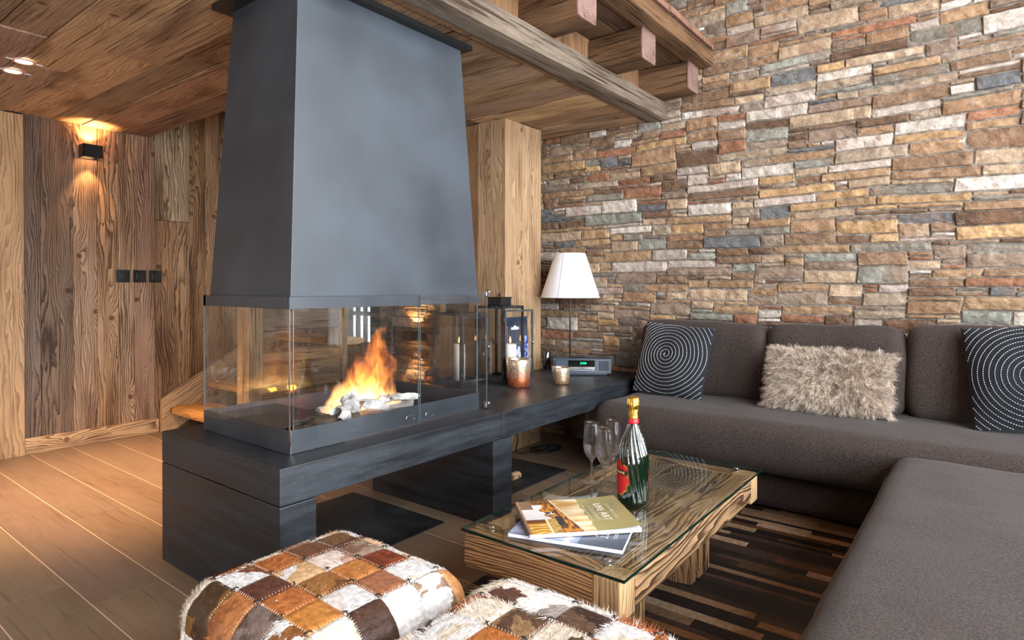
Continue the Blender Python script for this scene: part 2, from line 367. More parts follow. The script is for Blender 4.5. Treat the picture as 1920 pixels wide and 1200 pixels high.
# ceiling: boards along Y, opening over the stairs
def ceil_tone():
    return jit(random.choice([(152, 124, 94), (132, 106, 82), (144, 118, 92), (118, 96, 76), (162, 132, 100), (138, 114, 92)]), .12)
mb = MB(); x = 1.06 - .235 * 16
while x < XS:
    wd = random.choice([.18, .22, .26, .235]); x1 = min(x + wd, XS)
    y = YB - random.uniform(0, 1.2); ye = YW
    if x < 2.06 and x1 > 2.06: x1 = 2.06
    segs = [(YB, 4.02 if x >= 2.058 and x < 3.3 else YW)]
    for (a, b) in segs:
        yy = a - random.uniform(0, 1.0)
        while yy < b:
            l = random.uniform(1.1, 3.0)
            if min(yy + l, b) - max(yy, a) > .02:
                dz = random.uniform(0, .012)
                mb.box((x + .003, max(yy, a) + .001, HC + dz), (x1 - .003, min(yy + l, b) - .001, HC + .05), 1, ceil_tone())
            yy += l
    x = x1
struct(mb.build('ceiling', W_ceil), 'low ceiling of reclaimed brown boards')
mb = MB(); mb.box((XL, YB, HC + .05), (2.058, YW, HC + .10)); mb.box((2.058, YB, HC + .05), (XS, 4.02, HC + .1)); mb.box((2.058, 4.02, HC - .0), (3.3, 4.05, 2.9)); mb.box((2.0, 4.05, HC + .1), (2.058, YW, 2.9)); mb.box((2.0, 4.0, 2.9), (XS, YW, 2.95)); mb.box((3.3, 4.02, HC), (XS, YW, HC + .05))
struct(mb.build('ceiling', simple('ceiling_backing', (30, 22, 16), .8)), 'dark backing above the boards and stair opening')
mb = MB(); mb.box((XL, YN, ZT), (XS, YB, ZT + .05), 0, lin((150, 112, 74))); struct(mb.build('ceiling', W_ceil), 'high wooden roof over the sofa')

# wall_left: vertical boards at Y = YW
bd = [(1.272, 1.37, (112, 96, 84)), (1.37, 1.561, (112, 92, 78)), (1.561, 1.711, (156, 128, 106)), (1.711, 1.851, (160, 128, 96)), (1.851, 1.96, (172, 142, 112)), (1.96, 2.106, (168, 138, 110)),
      (2.106, 2.372, None), (2.372, 2.502, (136, 104, 72)), (2.502, 2.62, (150, 118, 84)), (2.62, 2.85, (128, 98, 70)), (2.85, 3.05, (140, 112, 84)), (3.05, 3.3, (122, 96, 72)), (3.3, 3.52, (140, 108, 78)), (3.52, 3.78, (120, 94, 70)), (3.78, XS, (132, 104, 80))]
xx = XL
while xx < .7:
    bd.append((xx, xx + .2, random.choice([(140, 112, 88), (120, 98, 80), (160, 132, 104)]))); xx += .2
mb = MB()
for a, b, c in bd:
    if c is None:
        mb.box((a + .001, YW, 0), (b - .001, YW + .03, 1.668), 2, lin((150, 118, 86))); mb.box((a + .001, YW - .002, 1.672), (b - .001, YW + .03, 2.9), 2, lin((164, 142, 114)))
    else: mb.box((a + .001, YW + random.uniform(-.003, .003), 0), (b - .001, YW + .03, 2.9), 2, jit(c, .04))
struct(mb.build('wall_left', W_old), 'wall of vertical reclaimed boards behind the fireplace')
mb = MB(); mb.box((XL, YW + .03, -.06), (XS + .1, YW + .08, 2.95)); struct(mb.build('wall_left', M_black), 'backing of the board wall')
# pale pine casing at far left and baseboard
mb = MB(); xx = 0.70
for wd in (.19, .19, .192): mb.box((xx + .0008, YW - .022, 0), (xx + wd - .0008, YW - .002, HC), 2, jit((205, 168, 126), .05)); xx += wd
struct(mb.build('trim_1', W_pine), 'pale pine boards at the left edge of the board wall')
mb = MB(); mb.box((1.274, YW - .02, 0), (2.128, YW - .003, .11), 0, lin((182, 150, 114))); struct(mb.build('baseboard_left', W_old, bevel=.003), 'pale wooden baseboard under the board wall')

# wall_right: stacked stone
def stone_wall():
    cw, ch = .036, .0255
    y0, y1, z0, z1 = YN, YW, 0.0, 3.35
    nx = int((y1 - y0) / cw); nz = int((z1 - z0) / ch)
    occ = np.zeros((nz, nx), bool)
    pal = [((176, 142, 104), 10), ((190, 164, 134), 9), ((146, 116, 90), 10), ((168, 132, 98), 8), ((136, 132, 120), 6), ((152, 156, 146), 5), ((112, 116, 120), 3), ((196, 182, 172), 5), ((208, 200, 190), 5), ((166, 112, 82), 6), ((120, 92, 72), 6), ((198, 158, 108), 6), ((170, 152, 130), 8), ((150, 128, 110), 8)]
    cols = [tuple(x * .78 + (sum(c) / 3) * .22 for x in c) for c, n in pal for _ in range(n)]
    mb = MB(); R = random.Random(11); ends = set()
    def warp(y, z):
        v = noise.noise_vector(Vector((y * 1.3, z * 2.2, 3.3))); u = noise.noise_vector(Vector((y * 6, z * 9, 9.3)))
        return y + v.x * .03 + u.x * .007, z + v.y * .022 + u.y * .006
    for r in range(nz):
        c = 0
        while c < nx:
            if occ[r, c]: c += 1; continue
            free = 0
            while c + free < nx and not occ[r, c + free] and free < 15: free += 1
            h = R.choices([1, 2, 3, 4, 5], [24, 34, 25, 8, 2])[0]
            wmax = {1: 8, 2: 12, 3: 12, 4: 9, 5: 6}[h]
            wd = min(free, R.randint(3 if h > 1 else 2, wmax))
            if free - wd == 1: wd = free
            if (r, c + wd) in ends and free - wd > 3: wd += R.choice([1, 2])
            h = min(h, nz - r)
            if wd < 3: h = 1
            elif wd < 2 * h: h = max(1, min(h, wd // 2 + R.choice([0, 0, 1])))
            while h > 1 and occ[r:r + h, c:c + wd].any(): h -= 1
            occ[r:r + h, c:c + wd] = True; ends.add((r + h, c + wd)); ends.add((r + h, c))
            g = .0016
            ya, yb = y0 + c * cw + g, y0 + (c + wd) * cw - g; za, zb = z0 + r * ch + g, z0 + (r + h) * ch - g
            jy = R.uniform(-.006, .006)
            n_u = max(2, int((yb - ya) / .028)); n_v = max(2, int((zb - za) / .022))
            dep = R.uniform(.012, .026); tiltu = R.uniform(-.008, .008); tiltv = R.uniform(-.008, .008)
            col = R.choice(cols); k = R.uniform(.95, 1.25); tone = tuple(q * k for q in lin(col)); off = (R.uniform(-20, 20), R.uniform(-20, 20), R.uniform(-20, 20))
            vs = []; gs = []; fs = []
            skew = R.uniform(-.006, .006)
            us = [0, .006 / (yb - ya)] + [i / n_u for i in range(1, n_u)] + [1 - .006 / (yb - ya), 1]
            ws = [0, .005 / (zb - za)] + [i / n_v for i in range(1, n_v)] + [1 - .005 / (zb - za), 1]
            for jv, b in enumerate(ws):
                for ju, a in enumerate(us):
                    yy = ya + (yb - ya) * a + skew * (b - .5); zz = za + (zb - za) * b
                    yy, zz = warp(yy, zz)
                    edge = ju in (0, len(us) - 1) or jv in (0, len(ws) - 1)
                    if edge: d = .001
                    else:
                        d = dep + tiltu * (a - .5) + tiltv * (b - .5) + noise.noise(Vector((yy * 22 + off[0], zz * 30, off[1]))) * .007
                        if ju in (1, len(us) - 2) or jv in (1, len(ws) - 2): d -= .004
                    vs.append((XS + .012 - d, yy, zz)); gs.append((yy + off[0], off[1], zz + off[2]))
            m = len(us)
            for jv in range(len(ws) - 1):
                for ju in range(m - 1):
                    q = jv * m + ju; fs.append((q, q + m, q + m + 1, q + 1))
            mb.add(vs, fs, tone, gs)
            c += wd
    return mb
struct(stone_wall().build('wall_right', M_stone), 'wall of stacked flat stones in ochre, grey and rust behind the sofa')
mb = MB(); mb.box((XS + .006, YN, 0), (XS + .08, YW, ZT)); struct(mb.build('wall_right', M_mortar), 'pale mortar between the wall stones')

# remaining walls (behind and beside the camera)
mb = MB()
yy = YN
while yy < YW:
    tn_ = jit((150, 120, 92), .15)
    if 2.0 < yy < 4.4:
        mb.box((XL - .03, yy + .001, 0), (XL, min(yy + .2, YW) - .001, .34), 2, tn_); mb.box((XL - .03, yy + .001, 2.26), (XL, min(yy + .2, YW) - .001, HC), 2, tn_)
    else: mb.box((XL - .03, yy + .001, 0), (XL, min(yy + .2, YW) - .001, ZT if yy < YB else HC), 2, tn_)
    yy += .2
struct(mb.build('wall_rear', W_old), 'board wall at the far left of the room')
wb_ = MB()  # side window added out of view to go with the extra lamp
for ya in (2.0, 3.25, 4.55): wb_.box((XL - .04, ya, .34), (XL - .0, ya + .06, 2.26))
for za in (.34, 2.20): wb_.box((XL - .04, 2.06, za), (XL, 4.55, za + .06))
struct(wb_.build('window_6', M_black), 'added dark side window frame around the fill lamp, out of view')
mb = MB(); edges = [XL] + [e for ab in WINX for e in ab] + [XS]
for i in range(0, len(edges), 2): mb.box((edges[i], YN - .1, 0), (edges[i + 1], YN, ZT), 2, lin((150, 120, 92)))
for a, b in WINX:
    mb.box((a, YN - .1, 0), (b, YN, .2), 0, lin((150, 120, 92))); mb.box((a, YN - .1, 2.3), (b, YN, 2.6), 0, lin((150, 120, 92))); mb.box((a, YN - .1, 4.1), (b, YN, ZT), 0, lin((150, 120, 92)))
struct(mb.build('wall_window', W_old), 'timber window wall opposite the fireplace')
for k, (a, b) in enumerate(WINX):
    mb = MB()
    for (z0, z1) in ((.2, 2.3), (2.6, 4.1)):
        for xx in (a, (a + b) / 2 - .025, b - .05): mb.box((xx, YN - .08, z0), (xx + .05, YN - .03, z1))
        for zz in (z0, (z0 + z1) / 2, z1 - .05): mb.box((a, YN - .08, zz), (b, YN - .03, zz + .05))
    struct(mb.build('window_%d' % (k + 2), M_black), 'dark framed window')
mb = MB(); xx = XL
while xx < XS:
    mb.box((xx + .001, YB + .004, HC + .0), (min(xx + .17, XS) - .001, YB + .04, ZT), 2, jit((112, 82, 56), .15)); xx += .17
struct(mb.build('wall_upper', W_ceil), 'upright boards closing the loft edge above the beam')

# long beam under the loft
mb = MB(); mb.grid((XL + .3, 1.752, 2.300), (XS - .0, 1.885, 2.421), 60, 0, lin((134, 118, 102)), amp=.006, freq=6, rough=.45)
struct(mb.build('trim_2', W_beam, smooth=False), 'long weathered grey-brown ceiling beam running to the stone wall')
# cantilevered joists
for k, xc in enumerate((1.90, 2.56, 3.24, 3.905)):
    mb = MB(); mb.grid((xc - .088, 1.53, 2.425), (xc + .088, YB + .003, 2.61), 12, 1, lin((138, 104, 74)), amp=.006, freq=7, rough=.4)
    o = struct(mb.build('trim_%d' % (3 + k), W_beam, smooth=False), 'projecting brown joist stub with pink sawn end')
    mb = MB(); mb.grid((xc - .087, 1.524, 2.426), (xc + .087, 1.532, 2.609), 1, 1, lin((150, 120, 110)), amp=.003, freq=12, rough=.4); e = mb.build('sawn_end', W_pine, o); e['label'] = 'pink sawn end grain'
# loft floor boards above the joists and edge beam
mb = MB(); yy = 1.56
for wd in (.13, .18): mb.box((XL, yy + .002, 2.612), (XS, yy + wd - .004, 2.66), 0, jit((112, 86, 62), .1)); yy += wd
mb.box((XL, 1.868, 2.612), (XS, 1.873, 2.66), 0, lin((80, 60, 44)))
struct(mb.build('trim_7', W_beam), 'dark loft boards resting on the joists')
mb = MB(); mb.grid((XL + .2, 1.435, 2.60), (XS, 1.57, 2.70), 60, 0, lin((128, 96, 68)), amp=.005, freq=5, rough=.4)
struct(mb.build('trim_8', W_beam, smooth=False), 'brown edge beam of the loft')
mb = MB(); xx = XL + .2
while xx < XS:
    mb.box((xx + .002, 1.43 + random.uniform(-.004, .004), 2.712), (min(xx + .17, XS) - .002, 1.6, 2.745), 1, jit((160, 120, 98), .1)); xx += .17
struct(mb.build('trim_9', W_pine), 'row of pink-brown loft board ends above the edge beam')

# honey pine pillar
mb = MB()
for a, b in ((3.317, 3.40), (3.40, 3.515), (3.515, 3.60), (3.60, 3.747)): mb.box((a + .0006, 2.625, 0), (b - .0006, 2.65, HC), 2, jit((190, 156, 120), .07))
for a, b in ((2.651, 2.76), (2.76, 2.87), (2.87, 3.01), (3.01, 3.13), (3.13, 3.25)): mb.box((3.317, a + .0006, 0), (3.34, b - .0006, HC), 2, jit(random.choice([(186, 150, 112), (158, 120, 84), (190, 156, 120)]), .05))
mb.box((3.34, 2.65, 0), (3.747, 3.25, HC), 2, lin((190, 156, 120)))
struct(mb.build('trim_10', W_pine), 'square pillar clad in honey pine boards')
# round-edged posts by the stairs
for k, (lo, hi, c) in enumerate((((2.11, 3.80, 0), (2.234, 3.966, HC), (176, 148, 112)), ((2.93, 4.02, 0), (3.08, 4.14, HC), (168, 132, 96)))):
    mb = MB(); mb.grid(lo, hi, 24, 2, lin(c), amp=.006, freq=6)
    struct(mb.build('trim_%d' % (11 + k), W_beam, smooth=False), ('pale post at the foot of the stairs', 'brown post behind the flames')[k])
# small dark window in the stone wall by the stairs
mb = MB()
for yy, wy in ((4.70, .10), (4.855, .055), (4.965, .06), (5.08, .09)): mb.box((3.93, yy, .45), (3.965, yy + wy, 1.6))
for zz in (.45, .86, 1.55): mb.box((3.93, 4.70, zz), (3.965, 5.17, zz + .04))
mb.box((3.965, 4.70, .45), (3.99, 5.17, .5)); wf = struct(mb.build('window_1', M_black), 'narrow dark window with upright panes behind the fireplace')
mb = MB(); mb.box((3.945, 4.72, .6), (3.952, 5.15, 1.58)); o = mb.build('window_pane', emis('daylit_pane', (215, 228, 240), 1.2), wf)

# ================================================================ FIREPLACE
X0, X1, Y0, Y1 = 1.257, 2.325, 1.987, 2.62; HB = .541; ZTR = .627; TZ0, TZ1 = 1.067, 1.112
be = thing('hearth_bench', 'long black steel bench carrying the fireplace, running to the stone wall', 'bench', (1.14, 1.854, 0))
def child_world(o, parent):   # keep world placement under a parent with offset
    o.matrix_parent_inverse = Matrix.LocRotScale(parent.location, parent.rotation_euler, parent.scale).inverted(); return o
def bchild(mb, name, mat, parent, bevel=0, smooth=None, label=None):
    o = mb.build(name, mat, parent, bevel, smooth)
    if parent is not None:
        bpy.context.view_layer.update(); o.matrix_parent_inverse = parent.matrix_world.inverted()
    if label: o['label'] = label
    return o
def boxes(*bs):
    m = MB()
    for b in bs: m.box(*b)
    return m
bchild(boxes(((1.14, 1.854, .414), (2.332, 2.74, HB))), 'top_slab', M_bench, be, .003)
bchild(boxes(((2.334, 1.854, .414), (3.995, 2.615, HB))), 'top_slab', M_bench, be, .003)
bchild(boxes(((1.14, 1.854, 0), (1.281, 2.74, .411))), 'leg', M_bench, be, .003)
bchild(boxes(((2.258, 1.856, 0), (2.404, 2.74, .411))), 'leg', M_bench, be, .003)

fp = thing('fireplace', 'glass-sided open fireplace with tall tapering blue-grey steel hood', 'fireplace', (1.79, 2.3, HB))
def prism4(b, t):  # bottom ring, top ring of 4 points
    m = MB(); m.add(list(b) + list(t), [(0, 3, 2, 1), (4, 5, 6, 7), (0, 1, 5, 4), (1, 2, 6, 5), (2, 3, 7, 6), (3, 0, 4, 7)]); return m
hb = [(1.274, 2.001, 1.105), (2.312, 2.001, 1.105), (2.312, 2.60, 1.105), (1.274, 2.60, 1.105)]
ht = [(1.312, 2.008, HC - .004), (2.190, 2.008, HC - .004), (2.190, 2.47, HC - .004), (1.312, 2.47, HC - .004)]
bchild(prism4(hb, ht), 'hood', M_hood, fp, .002)
bchild(boxes(((1.245, 1.962, HC - .024), (2.225, 2.52, HC - .003))), 'ceiling_collar', M_black, fp)
tr = MB()
tr.box((X0, Y0 - .006, TZ0), (1.90, Y0 + .02, TZ1)); tr.box((1.90, Y0 + .004, TZ0 + .002), (X1, Y0 + .02, TZ1 - .003)); tr.box((X0, Y0 + .02, TZ0), (X0 + .02, Y1, TZ1)); tr.box((X1 - .02, Y0 + .02, TZ0), (X1, Y1, TZ1)); tr.box((X0, Y1 - .02, TZ0), (X1, Y1, TZ1))
tr.box((X0 + .02, Y0 + .02, TZ1 - .012), (X1 - .02, Y1 - .02, TZ1 - .006))
bchild(tr, 'hood_rim', M_trim, fp, .001)
# tray
t = MB(); th = .006
t.box((X0, Y0, HB + .001), (X1 - .02, Y0 + th, ZTR)); t.box((X0, Y1 - th, HB + .001), (X1 - .02, Y1, ZTR)); t.box((X0, Y0 + th, HB + .001), (X0 + th, Y1 - th, ZTR)); t.box((X1 - .02 - th, Y0 + th, HB + .001), (X1 - .02, Y1 - th, ZTR))
t.box((X0 + th, Y0 + th, HB + .001), (X1 - .03, Y1 - th, HB + .008))
bchild(t, 'fire_tray', M_trim, fp, .001)
t = MB(); t.box((X0 + .02, Y0 + .16, HB + .06), (X0 + .33, Y1 - .01, HB + .066)); bchild(t, 'ash_shelf', M_trim, fp)
def pane(lo, hi, label=None): return bchild(boxes((lo, hi)), 'glass_pane', M_glass, fp, 0, None, label)
G0, G1 = ZTR - .08, TZ0 + .004
pane((X0 + .012, Y0 - .010, HB + .004), (1.888, Y0 - .005, TZ0 + .002)); pane((1.892, Y0 - .018, HB + .012), (X1 + .02, Y0 - .013, TZ1 + .0))
pane((X0 - .004, Y0 + .012, ZTR - .02), (X0 + .001, Y1 - .01, G1)); pane((X1 - .015, Y0 + .02, ZTR - .06), (X1 - .010, Y1 - .01, G1)); pane((X0 + .012, Y1 - .006, ZTR - .01), (X1 - .03, Y1 - .001, G1))
M_pedge = simple('pale_glass_edge', (84, 98, 102), .5)
for lo, hi in (((1.8881, Y0 - .0102, HB + .004), (1.8889, Y0 - .005, TZ0 + .002)), ((1.8912, Y0 - .0182, HB + .012), (1.8919, Y0 - .013, TZ1)), ((X1 + .0199, Y0 - .0182, HB + .012), (X1 + .0207, Y0 - .0128, TZ1)),
               ((X0 - .004, Y1 - .0102, ZTR), (X0 + .001, Y1 - .0094, TZ0)), ((X1 - .0312, Y1 - .0062, ZTR - .06), (X1 - .0295, Y1 - .001, TZ0)), ((X1 - .0155, Y0 + .0185, ZTR - .06), (X1 - .010, Y0 + .0202, TZ0))):
    bchild(boxes((lo, hi)), 'glass_edge', M_pedge, fp)
bchild(boxes(((X0 - .002, Y0 - .012, HB + .002), (X0 + .004, Y0 - .004, ZTR + .005)), ((X0 + .001, Y0 - .004, ZTR), (X0 + .004, Y0 + .003, TZ0)), ((X0 + .010, Y0 - .012, ZTR), (X0 + .013, Y0 - .009, TZ0))), 'corner_profile', M_chrome, fp)
for (z) in (HB + .012, TZ1 - .004):
    m = MB(); m.box((X1 + .0, Y0 - .03, z - .004), (X1 + .035, Y0 - .006, z + .016)); m.lathe([(0.007, 0), (.009, .004), (.009, .02), (.005, .024)], (X1 + .03, Y0 - .02, z), 12)
    bchild(m, 'hinge', M_chrome, fp, .001)
for xc in (1.838, 1.945):
    pts = []
    for k in range(21):
        a = 2 * PI * k / 20; pts.append((xc + .018 * math.cos(a) * (1 if abs(math.cos(a)) < .9 else 1.0) + (.008 if math.cos(a) > 0 else -.008), Y0 - .014 - (.006 if xc > 1.9 else -.002), .580 + .011 * math.sin(a)))
    m = MB(); m.tube(pts, .0013, 6); bchild(m, 'finger_slot', M_chrome, fp)
bchild(boxes(((1.50, Y0 - .002, HB + .0005), (X1 - .02, Y0 + .0, HB + .006))), 'rail', M_chrome, fp)
# burning logs, curled bark and ash
M_bark = noisy('charred_bark', (30, 22, 18), (96, 78, 64), 30, (.7, .9), bump=.6, dist=.004)
M_birch = noisy('white_ash_bark', (150, 144, 140), (222, 218, 214), 14, (.7, .9), bump=.5, dist=.003)
def log(name, p0, p1, r, mat, label, seed):
    R = random.Random(seed); p0 = Vector(p0); p1 = Vector(p1); d = (p1 - p0); n = 14; m = 14
    u = d.normalized().cross(Vector((0, 0, 1))).normalized(); v = d.normalized().cross(u); vs = []; fs = []
    for i in range(n + 1):
        c = p0 + d * (i / n) + Vector((0, 0, .006 * math.sin(3 * i / n)))
        for k in range(m):
            a = 2 * PI * k / m; rr = r * (1 + .22 * noise.noise(Vector((i * .5, math.cos(a) * 1.5, math.sin(a) * 1.5 + seed))))
            vs.append(tuple(c + (u * math.cos(a) + v * math.sin(a)) * rr))
    for i in range(n):
        for k in range(m): k2 = (k + 1) % m; fs.append((i * m + k, i * m + k2, (i + 1) * m + k2, (i + 1) * m + k))
    fs += [tuple(range(m - 1, -1, -1)), tuple(n * m + k for k in range(m))]
    mb = MB(); mb.add(vs, fs, (1, 1, 1), None, False); o = mb.build(name, mat); tag(o, label, 'log', 'burning wood in the fire tray'); return o
log('burning_log', (1.33, 2.06, .578), (1.60, 2.14, .588), .032, M_bark, 'brown charred log end at the left of the fire tray', 1)
log('burning_log', (1.40, 2.22, .580), (1.66, 2.10, .590), .030, M_bark, 'dark split log lying behind the left log in the fire tray', 2)
log('burning_log', (1.60, 2.30, .586), (2.06, 2.22, .590), .036, M_birch, 'ash-white log under the tallest flames', 3)
def curl(cx, cy, cz, L, r, rz, open_, seed, label, tilt=0):
    vs = []; fs = []; n = 12; m = 10
    for i in range(n + 1):
        for k in range(m + 1):
            a = open_ * (k / m - .5) + PI / 2; wob = noise.noise(Vector((i * .35, k * .4, seed))) * .4
            rr = r * (1 + wob) * (1 - .25 * abs(i / n - .5)); x = (i / n - .5) * L * (1 + .15 * math.sin(k * 1.3 + seed))
            vs.append((x, rr * math.cos(a), rr * math.sin(a) * 1.1 - r * .5))
    for i in range(n):
        for k in range(m): q = i * (m + 1) + k; fs.append((q, q + 1, q + m + 2, q + m + 1))
    mb = MB(); mb.add(vs, fs, (1, 1, 1), None, False); o = mb.build('curled_bark', M_birch); s = o.modifiers.new('thick', 'SOLIDIFY'); s.thickness = .004
    o.location = (cx, cy, cz); o.rotation_euler = (0.3 * math.sin(seed), tilt, rz); tag(o, label, 'bark', 'white curls of burnt bark in the fire tray')
curl(1.575, 2.10, .635, .085, .030, .4, 4.0, 1, 'small white curl of burnt bark nearest the glass corner', .3)
curl(1.66, 2.15, .640, .11, .040, 1.0, 3.2, 2, 'upright pointed flap of white burnt bark left of the flame base', -.6)
curl(1.76, 2.14, .630, .15, .038, .2, 3.0, 3, 'large pale bark sheet in front of the flame base', .2)
curl(1.95, 2.16, .632, .19, .036, .1, 2.8, 4, 'long pale bark roll at the right of the flame base', .12)
curl(1.84, 2.18, .632, .10, .030, -.7, 3.4, 5, 'glowing pinkish bark curl under the flames', -.3)

# flames: a glowing volume
def flame_mat():
    m = bpy.data.materials.new('flame'); m.use_nodes = True; nt = m.node_tree; nt.nodes.clear(); lk = nt.links.new
    o = nt.nodes.new('ShaderNodeOutputMaterial'); tc = nt.nodes.new('ShaderNodeTexCoord'); P = tc.outputs['Object']
    # Object coords: metres, origin at flame base centre. x: +-.26  y: +-.12 z: 0..0.42
    wn = N(nt, 'ShaderNodeTexNoise', i_Scale=1., i_Detail=2.); lk(vmul(nt, P, (7, 7, 4.)), wn.inputs['Vector'])
    sb = N(nt, 'ShaderNodeVectorMath', operation='SUBTRACT'); lk(wn.outputs['Color'], sb.inputs[0]); sb.inputs[1].default_value = (.5, .5, .5)
    ad = N(nt, 'ShaderNodeVectorMath', operation='MULTIPLY_ADD'); lk(sb.outputs[0], ad.inputs[0]); ad.inputs[1].default_value = (.30, .16, .16); lk(P, ad.inputs[2])
    Q = ad.outputs[0]; sp = N(nt, 'ShaderNodeSeparateXYZ'); lk(Q, sp.inputs[0])
    x, y, z = sp.outputs
    zn = M2(nt, 'DIVIDE', z, .40)
    wz = M2(nt, 'MAXIMUM', M2(nt, 'SUBTRACT', 1., M2(nt, 'POWER', M2(nt, 'MAXIMUM', zn, 0.001), .8)), .02)
    rx = M2(nt, 'DIVIDE', M2(nt, 'SUBTRACT', x, M2(nt, 'MULTIPLY', z, .30)), M2(nt, 'MULTIPLY', wz, .27)); ry = M2(nt, 'DIVIDE', y, M2(nt, 'MULTIPLY', wz, .12))
    r2 = M2(nt, 'ADD', M2(nt, 'MULTIPLY', rx, rx), M2(nt, 'MULTIPLY', ry, ry))
    env = M2(nt, 'MAXIMUM', M2(nt, 'SUBTRACT', 1., r2), 0.)
    fn = N(nt, 'ShaderNodeTexNoise', i_Scale=1., i_Detail=2.5, i_Roughness=.5); lk(vmul(nt, Q, (20, 20, 6.5)), fn.inputs['Vector'])
    rid = M2(nt, 'SUBTRACT', 1., M2(nt, 'ABSOLUTE', M2(nt, 'SUBTRACT', M2(nt, 'MULTIPLY', fn.outputs[0], 2.), 1.)))
    rid = M2(nt, 'POWER', rid, 9.)
    core = M2(nt, 'POWER', M2(nt, 'MAXIMUM', M2(nt, 'SUBTRACT', 1., M2(nt, 'MULTIPLY', zn, 2.2)), 0.), 1.5)
    dens = M2(nt, 'MULTIPLY', env, M2(nt, 'ADD', M2(nt, 'MULTIPLY', rid, 1.0), M2(nt, 'MULTIPLY', core, .5)))
    col = ramp(nt, M2(nt, 'ADD', M2(nt, 'MULTIPLY', core, .7), M2(nt, 'MULTIPLY', rid, .25)), [(0., (1., .20, .03, 1)), (.35, (1., .33, .06, 1)), (.8, (1., .62, .22, 1))])
    e = nt.nodes.new('ShaderNodeEmission'); lk(col, e.inputs[0]); lk(M2(nt, 'MULTIPLY', dens, 46.), e.inputs[1])
    lk(e.outputs[0], o.inputs['Volume']); return m
def rbox(h, r, n, top_bulge=0., side_bulge=0., pinch=0.):
    """rounded box: returns verts, faces, q-coords (unrounded), normals"""
    hx, hy, hz = h; idx = {}; vs = []; qs = []; nm = []; fs = []
    def lin_(hh):
        k = max(2, int(round(2 * hh / n))); return [-hh + 2 * hh * i / k for i in range(k + 1)]
    ax = [lin_(hx), lin_(hy), lin_(hz)]
    def vert(q):
        key = tuple(round(c, 5) for c in q)
        if key in idx: return idx[key]
        inner = Vector([max(-(hh - r), min(hh - r, c)) for c, hh in zip(q, h)]); d = Vector(q) - inner
        nn = d.normalized() if d.length > 1e-9 else Vector((0, 0, 1)); 
        if d.length > 1e-9: p = inner + nn * r
        else: p = Vector(q)
        a, b, c = q[0] / hx, q[1] / hy, q[2] / hz
        p.z += math.copysign(1, c) * top_bulge * (1 - a * a) * (1 - b * b) * abs(c)
        p.x += a * side_bulge * (1 - c * c); p.y += b * side_bulge * (1 - c * c)
        idx[key] = len(vs); vs.append(p); qs.append(Vector(q)); nm.append(nn); return idx[key]
    for axis in range(3):
        o1, o2 = [(1, 2), (2, 0), (0, 1)][axis]
        for s in (-1, 1):
            A, B = ax[o1], ax[o2]
            for i in range(len(A) - 1):
                for j in range(len(B) - 1):
                    qd = []
                    for (a, b) in ((A[i], B[j]), (A[i + 1], B[j]), (A[i + 1], B[j + 1]), (A[i], B[j + 1])):
                        q = [0, 0, 0]; q[axis] = s * h[axis]; q[o1] = a; q[o2] = b; qd.append(vert(q))
                    fs.append(tuple(qd) if s > 0 else tuple(reversed(qd)))
    return vs, fs, qs, nm
mb = MB(); v_, f_, _, _ = rbox((.29, .15, .21), .10, .03); mb.add([(p.x, p.y, p.z + .21) for p in v_], f_, (1, 1, 1), None, True)
fl = mb.build('flame', flame_mat()); fl.location = (1.80, 2.25, .60); tag(fl, 'tall orange and yellow flames rising from the fire tray', 'fire', kind='stuff')
M_glow = emis('added_fire_glow', (255, 120, 40), 55.)  # emissive lumps added inside the flames to light the fire tray
for k, (x, y, z, lab) in enumerate(((1.70, 2.25, .604, 'added glow lump at the left foot of the flames'), (1.76, 2.29, .610, 'added glow lump deep behind the pale bark sheet'), (1.82, 2.24, .612, 'added glow lump under the tallest flame'), (1.88, 2.29, .608, 'added glow lump behind the pinkish curl'), (1.93, 2.24, .604, 'added glow lump at the right foot of the flames'))):
    v_, f_, q_, n_ = rbox((.024, .017, .013), .012, .006); m = MB(); m.add([tuple(p + n * noise.noise(p * 60 + Vector((k, 0, 0))) * .004) for p, n in zip(v_, n_)], f_, (1, 1, 1), None, True)
    o = m.build('added_glow', M_glow); o.location = (x, y, z); tag(o, lab, 'added_glow', 'added glow lumps under the flames')

# floor plates, wooden block, cables
tag(boxes(((1.34, 2.08, .0005), (2.158, 2.78, .007))).build('floor_plate', M_plate, bevel=.001), 'black floor plate under the left half of the bench, beside the ottoman', 'floor plate', 'black plates lying under the bench')
tag(boxes(((2.45, 2.07, .0005), (3.243, 2.60, .007))).build('floor_plate', M_plate, bevel=.001), 'black floor plate under the right half of the bench, holding a wooden block', 'floor plate', 'black plates lying under the bench')
wb = MB(); wb.grid((2.86, 2.19, .0075), (2.93, 2.235, .045), 3, 0, lin((214, 180, 132)), amp=.001); o = wb.build('wooden_block', W_pine, bevel=.004); tag(o, 'small pale wooden block with a round peg on the black floor plate', 'block')
p = MB(); p.lathe([(.006, 0), (.006, .004)], (0, 0, 0), 12); k = p.build('peg', M_chrome, o); k.matrix_local = Matrix.Translation((2.900, 2.189, .026)) @ Matrix.Rotation(PI / 2, 4, 'X')
def spl(pts, n=8):
    P = [Vector(q) for q in pts]; out = []
    for i in range(len(P) - 1):
        a = P[max(i - 1, 0)]; b = P[i]; c = P[i + 1]; d = P[min(i + 2, len(P) - 1)]
        for k in range(n):
            t = k / n; out.append(.5 * ((2 * b) + (c - a) * t + (2 * a - 5 * b + 4 * c - d) * t * t + (3 * b - a - 3 * c + d) * t ** 3))
    out.append(P[-1]); return out
R = random.Random(5)
pts = [(3.40, 2.60, .36), (3.42, 2.59, .10), (3.36, 2.54, .008)]
